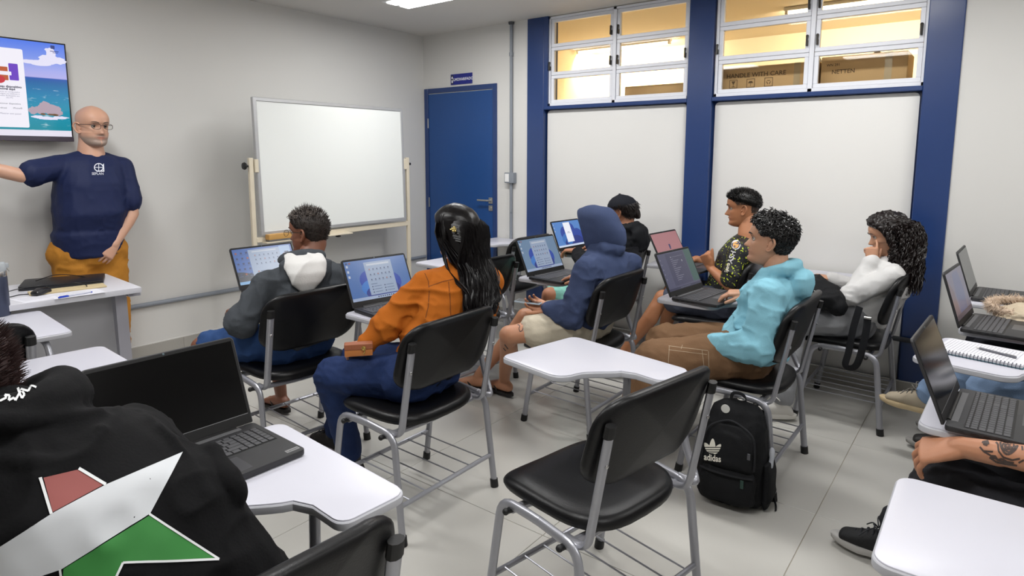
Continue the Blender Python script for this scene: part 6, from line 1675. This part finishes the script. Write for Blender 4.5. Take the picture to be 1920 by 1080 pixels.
# on the teacher's desk
DZ = .7702
lp = thing('closed_laptop', 'thin black closed laptop lying on the teacher desk', 'laptop', (1.165, 3.89, DZ), rad(-22))
MB().prism(rrect(-.18, -.12, .18, .12, .012, 4), .002, .014, .004, 2).build('base', P('dark_shell', '#1c1d22', .4), lp)
MB().prism(rrect(-.18, -.12, .18, .12, .012, 4), .0145, .022, .003, 2).build('lid', P('dark_shell', '#1c1d22', .4), lp)
fo = tag(MB().box((-.16, -.05, 0), (.16, .05, .008), .002).build('folder', P('kraft_paper', '#c3b28c', .8), None, loc=(1.12, 3.69, DZ+.0006), rot=(0, 0, rad(-10))), 'flat cream folder peeking out before the closed laptop', 'folder')
ms = thing('computer_mouse', 'black computer mouse on the teacher desk beside the papers', 'mouse', (1.005, 3.675, DZ), rad(-62))
b = Body(); b.ell([(V((0, -.042, .012)), V((.022, 0, 0)), V((0, 0, .011))), (V((0, -.01, .018)), V((.030, 0, 0)), V((0, 0, .017))), (V((0, .03, .014)), V((.027, 0, 0)), V((0, 0, .013)))])
ms_me = remesh(b, .0035, 4); ms_me.materials.append(P('mouse_black', '#15151a', .3)); ob('shell', ms_me, ms, (0, 0, .001))
MB().lathe([(.001, -.003), (.007, -.003), (.007, .003), (.001, .003)], 12, mat=Matrix.Translation((0, .03, .027)) @ Matrix.Rotation(rad(90), 4, 'Y')).build('scroll_wheel', M_BLACKP, ms)
for nm, lab, loc, rz in (('paper_sheet', 'white printed sheet of paper lying under the ballpoint pen', (1.115, 3.565, DZ), -4), ('paper_sheet', 'white sheet of paper partly under the computer mouse', (.985, 3.60, DZ-.0001), 8)):
    pp = tag(MB().box((-.105, -.075, 0), (.105, .075, .0008)).build(nm, P('paper', '#dcdce4', .8), None, 0, loc, (0, 0, rad(rz))), lab, 'paper')
    ln = MB()
    for k in range(7): ln.box((-.085, .05-.013*k, .0009), (.02+.05*((k*5) % 3)/2, .0515-.013*k, .001))
    ln.build('print_lines', P('faint_print', '#9a9ba6', .8), pp, 0)
pn = thing('ballpoint_pen', 'clear ballpoint pen with blue cap on the papers of the teacher desk', 'pen', (1.095, 3.515, DZ+.0045), rad(8))
MB().tube([(-.03, 0, 0), (.07, 0, 0)], .0036, 10).build('barrel', P('clear_barrel', '#b9bccb', .2), pn)
MB().tube([(-.075, 0, 0), (-.03, 0, 0)], [.0036, .0044], 10).box((-.07, -.0015, .003), (-.035, .0015, .0055)).build('blue_cap', P('pen_blue', '#1f3fb4', .35), pn)
MB().tube([(.07, 0, 0), (.076, 0, 0)], .0034, 8).build('end_plug', P('pen_blue', '#1f3fb4', .35), pn)
cb = thing('desk_cable', 'thin black cables straggling round the mouse and closed laptop', 'cable', (1.1, 3.7, DZ))
for pts in ([(.02, .03, .004), (-.02, -.02, .004), (.06, -.055, .004), (.1, -.02, .012), (.06, .02, .03)], [(-.12, .0, .004), (-.17, .03, .004), (-.22, .01, .004), (-.26, .08, .004), (-.15, .11, .02), (-.06, .09, .024)], [(-.05, .22, .03), (.05, .24, .045), (.15, .2, .026), (.2, .12, .004)]):
    MB().tube(curve(pts, 8), .0022, 6).build('cable', M_BLACKP, cb)
# spiral notebook and pen on the back-row tablet
nb_ = thing('spiral_notebook', 'open spiral notebook with handwriting on a back-row tablet', 'notebook', (2.845, -.005, TZ), rad(-12))
MB().box((-.10, -.135, 0), (.105, .135, .004), .001).build('cover', P('teal_cover', '#4c7480', .6), nb_)
MB().box((-.10, -.132, .0042), (.102, .132, .014), .001).build('page_block', P('page_white', '#d5d5da', .8), nb_)
ln = MB(); rnd = random.Random(4)
for k in range(22):
    y = .118-.0105*k; x = -.07
    while x < .08:
        w = rnd.uniform(.006, .018); ln.box((x, y, .0141), (x+w, y+.0014, .0143)); x += w+.004
tag(ln.build('handwriting', P('pencil_grey', '#8a8b98', .8), nb_, 0), kind='stuff')
for k in range(24):
    y = -.126+.011*k
    MB().tube([(-.098+.0085*math.cos(a), y, .0085+.0095*math.sin(a)) for a in [2*math.pi*j/12 for j in range(12)]], .0011, 5, closed=True).build('spiral_coil', P('coil_dark', '#3a3f52', .35, .7), nb_)
pe = thing('silver_pen', 'silver pen lying on the spiral notebook', 'pen', (2.835, -.04, TZ+.0145+.0042), rad(62))
MB().tube([(-.065, 0, 0), (.055, 0, 0)], .0042, 10).build('barrel', P('pen_silver', '#7d7e86', .3, .7), pe)
MB().tube([(.055, 0, 0), (.068, 0, 0)], [.004, .0012], 10).build('tip', M_METAL, pe)
MB().box((-.062, -.001, .004), (-.03, .001, .0058)).build('clip', M_METAL, pe)
# coat with fur trim in the lap
fc = on_x(1878, 604, 3.60)
co = thing('fur_trimmed_coat', 'folded beige ribbed coat with fluffy fur trim on the lap behind the laptop', 'coat', (fc.x+.02, fc.y-.05, fc.z))
b = Body(); rnd = random.Random(9)
b.ell([(V((-.05, .06, .01)), V((.10, 0, 0)), V((0, 0, .035))), (V((-.04, 0, .02)), V((.13, 0, 0)), V((0, 0, .055))), (V((-.02, -.12, .02)), V((.14, 0, 0)), V((0, 0, .06))), (V((0, -.24, .0)), V((.13, 0, 0)), V((0, 0, .055)))])
me = remesh(b, .006, 4, [(.004, (3, 3, 70), True)], 3)
n = len(me.vertices); c_ = np.zeros(n*3); no_ = np.zeros(n*3); me.vertices.foreach_get('co', c_); me.vertices.foreach_get('normal', no_); c_ = c_.reshape(-1, 3); no_ = no_.reshape(-1, 3)
c_ = c_+no_*(.0035*np.sin(c_[:, 0]*2*math.pi/.016+c_[:, 1]*8))[:, None]; me.vertices.foreach_set('co', c_.ravel()); me.update(); me.materials.append(P('beige_ribbed', '#c0b199', .85, var=(12, .08))); ob('coat_body', me, co, (0, 0, .022))
f = MB(); path = curve([(-.13, .02, .065), (-.10, .085, .075), (-.02, .10, .085), (.06, .06, .09), (.10, -.06, .095), (.11, -.2, .09)], 10)
for q in path[::2]: f.ball(tuple(q), .018, 0, 8, 6)
for q in path:
    for k in range(46):
        d = V([rnd.gauss(0, 1) for _ in range(3)]).normalized(); L_ = rnd.uniform(.018, .034); s_ = q+V([rnd.uniform(-.01, .01) for _ in range(3)])
        strand(f, [s_, s_+d*L_*.6, s_+d*L_+V((0, 0, -.004))], .0013)
tag(f.build('fur_trim', P('beige_fur', '#bfaa95', .8, var=(60, .25)), co, 60), kind='stuff')

# black backpack standing on the floor
A, B_, C_ = on_z(1310, 932, 0), on_z(1400, 957, 0), on_z(1445, 930, 0)
bk = thing('backpack', 'black backpack with white trefoil logo standing against the chair leg', 'backpack', (2.585, .80, 0), rad(4))
M_NY = P('black_nylon', '#0c0d10', .75, spec=.25, var=(9, .2), bump=(220, .3)); M_NY2 = P('black_webbing', '#16171b', .7, spec=.3, bump=(300, .3))
def pack_ring(z, hx, hy, ox=0., oy=0., n=32, p=3.2):
    return [V((ox+hx*math.copysign(abs(math.cos(a))**(2/p), math.cos(a)), oy+hy*math.copysign(abs(math.sin(a))**(2/p), math.sin(a)), z)) for a in [2*math.pi*k/n for k in range(n)]]
bm_ = Body(); bm_.loft([pack_ring(*q) for q in ((.002, .055, .10), (.012, .078, .128), (.06, .088, .140), (.16, .088, .140), (.26, .082, .135, .006), (.34, .070, .122, .012), (.39, .052, .098, .020), (.42, .032, .062, .028), (.428, .012, .03, .03))])
pk = remesh(bm_, .008, 4, [(.006, (6, 6, 9), True), (.002, (24, 24, 26), True)], 5); pk.materials.append(M_NY); pko = ob('main_body', pk, bk)
bm_ = Body(); bm_.loft([pack_ring(*q) for q in ((.03, .02, .098, -.088), (.045, .034, .108, -.090), (.10, .040, .112, -.090), (.155, .034, .108, -.086), (.172, .016, .098, -.082))])
pf = remesh(bm_, .007, 4, [(.005, (8, 8, 12), True)], 6); pf.materials.append(M_NY); pfo = ob('front_pocket', pf, bk)
bm_ = Body(); bm_.loft([pack_ring(*q) for q in ((.165, .012, .095, -.086), (.19, .026, .105, -.084), (.25, .026, .106, -.078), (.31, .020, .092, -.064), (.345, .008, .06, -.050))])
pu = remesh(bm_, .007, 4, [(.003, (8, 8, 12), True)], 7); pu.materials.append(M_NY); puo = ob('upper_pocket', pu, bk)
MB().tube(curve([(-.098, -.105, .19), (-.094, -.104, .26), (-.078, -.088, .325), (-.060, -.02, .36), (-.060, .03, .36), (-.078, .088, .325), (-.094, .104, .26), (-.098, .105, .19)], 6), .0045, 8).build('zip_piping', M_NY2, puo)
MB().tube(curve([(-.118, -.105, .165), (-.128, -.06, .163), (-.130, 0, .162), (-.128, .06, .163), (-.118, .105, .165)], 6), .0045, 8).build('zip_piping', M_NY2, pfo)
MB().box((-.134, -.075, .122), (-.131, -.062, .158), .001).build('zip_pull', P('dark_green_pull', '#1d3a32', .6), pfo)
MB().box((-.104, -.089, .235), (-.100, -.077, .262), .001).build('zip_pull', P('grey_pull', '#4a4b50', .5), puo)
for s in (-1, 1):
    MB().tube(curve([(.045, s*.06, .40), (.10, s*.085, .36), (.118, s*.10, .24), (.105, s*.11, .12), (.08, s*.115, .05)], 7), .020, 10, ell=.25, up=(0, 1, 0)).build('shoulder_strap', M_NY2, bk)
MB().tube(curve([(.03, -.03, .418), (.03, -.02, .452), (.03, .02, .452), (.03, .03, .418)], 6), .007, 8, ell=.5).build('carry_loop', M_NY2, bk)
MB().lathe([(.001, -.0015), (.018, -.0015), (.018, .0015), (.001, .0015)], 20, mat=Matrix.Translation((-.03, .035, .40)) @ Matrix.Rotation(rad(90), 4, 'Y')).build('key_tag', P('white_tag', '#c9c9c4', .5), bk)
MB().tube([(.0+.014*math.cos(a), -.02+.014*math.sin(a), .445) for a in [2*math.pi*k/16 for k in range(16)]], .0025, 6, closed=True).build('key_ring', M_METAL, bk)
bm_ = Body(); bm_.loft([pack_ring(*q) for q in ((.01, .06, .012, .01, -.142), (.05, .07, .020, .01, -.146), (.15, .066, .020, .01, -.144), (.20, .058, .010, .012, -.138))])
sp = remesh(bm_, .007, 3, [(.003, (9, 9, 12), True)], 8); sp.materials.append(M_NY); spo = ob('side_pocket', sp, bk)
b = Body(); b.chain([V((.0, -.148, .185)), V((.015, -.150, .215)), V((.03, -.146, .245))], [.010, .012, .010]); sp = remesh(b, .005, 2, [(.003, (30, 30, 30), False)], 2); sp.materials.append(P('white_cloth', '#aeb1b8', .85)); ob('tucked_cloth', sp, bk)
MB().tube(curve([(.06, -.135, .06), (.04, -.165, .02), (.02, -.175, .006), (-.01, -.18, .006)], 5), .006, 8, ell=.5).build('loose_strap', M_NY2, bk)
def on_pack(parts, polys, name, mat, off, sub):
    """flat print cast on the nearest of several pack parts"""
    Mw = Matrix.Translation(bk.location) @ Matrix.Rotation(rad(4), 4, 'Z'); Mi = Mw.inverted(); m = MB()
    bvs = [BVHTree.FromPolygons([tuple(Mw @ v.co) for v in q.data.vertices], [tuple(f.vertices) for f in q.data.polygons]) for q in parts]
    for poly in polys:
        out = []
        for x, y in poly:
            d = V(ray(x, y)); hs = [h for h in (bv.ray_cast(V(CAM0), d) for bv in bvs) if h[0] is not None]
            if not hs: break
            h = min(hs, key=lambda q: q[3]); nn = h[1] if h[1].dot(d) < 0 else -h[1]; out.append(Mi @ (h[0]+nn*off))
        if len(out) == len(poly): m.add(out, [tuple(range(len(out)))])
    if m.f: return m.build(name, mat, parts[0], 0)
LOGO = P('logo_white', '#d4d0c4', .6)
k_ = lambda x, y: (1260+x/3.6, 700+y/3.6)
def leaf(cx, cy, w, h, a):
    pts = []
    for t in [2*math.pi*j/24 for j in range(24)]:
        x, y = w*math.sin(t)*(1-.25*math.cos(t)), -h*math.cos(t); pts.append((cx+x*math.cos(a)-y*math.sin(a), cy+x*math.sin(a)+y*math.cos(a)))
    return pts
def clip(poly, lo, hi):
    """slice of a polygon between two image rows"""
    bm = bmesh.new(); bm.faces.new([bm.verts.new((x, y, 0)) for x, y in poly])
    for y, s in ((lo, -1), (hi, 1)):
        g = bm.verts[:]+bm.edges[:]+bm.faces[:]
        bmesh.ops.bisect_plane(bm, geom=g, plane_co=(0, y, 0), plane_no=(0, s, 0), clear_outer=True, dist=1e-5)
    out = [[tuple(v.co[:2]) for v in f.verts] for f in bm.faces]; bm.free(); return out
pol = []
for lf_ in (leaf(274, 490, 20, 50, rad(3)), leaf(244, 502, 18, 40, rad(-33)), leaf(306, 510, 18, 40, rad(37))):
    for lo, hi in ((400, 497), (503, 512), (518, 527), (533, 550)): pol += clip(lf_, lo, hi)
on_pack((puo, pko), [[k_(*q) for q in f] for f in pol], 'trefoil_logo', LOGO, .0022, 3)
vs, fs = text_mesh('adidas', 1.0, bold=.022)
on_pack((puo, pko), [[k_(275+vs[i].x*46, 572-vs[i].y*60+vs[i].x*7.0) for i in f] for f in fs], 'logo_lettering', LOGO, .0024, 3)

# black bag on the lap of the curly-haired woman
lb = thing('lap_bag', 'soft black bag with hanging strap on the lap of the curly-haired woman', 'bag', (3.77, .79, .635))
b = Body()
b.orb((.02, .02, .07), (.13, .12, .085)); b.orb((-.07, -.08, .045), (.10, .11, .062)); b.orb((-.03, -.03, .085), (.11, .13, .06)); b.orb((-.10, -.15, .02), (.05, .05, .045))
me = remesh(b, .007, 4, [(.008, (9, 9, 16), True), (.003, (26, 26, 30), True)], 5); me.materials.append(M_NY); ob('bag_body', me, lb)
q0 = V((3.77, .79, .635)); L_ = lambda x, y, X=3.655: on_x(x, y, X)-q0
st_ = curve([L_(1612, 575), L_(1600, 615), L_(1591, 660), L_(1585, 684), L_(1595, 690), L_(1606, 684), L_(1615, 660), L_(1624, 620), L_(1627, 596, 3.66)], 6)
MB().tube(st_, .018, 8, ell=.14, up=(.3, 1, 0)).build('strap', M_NY2, lb)
MB().box((-.008, -.018, -.006), (.008, .018, .006), .002).build('strap_buckle', M_METAL, lb, loc=L_(1627, 596, 3.655))
cd = tag(MB().tube(curve([on_x(1527, 545, 3.6), on_x(1536, 556, 3.62), on_x(1549, 568, 3.66)], 6), .0025, 6).build('bag_cord', P('white_cord', '#c6c6c6', .7), lb, loc=-q0), None)
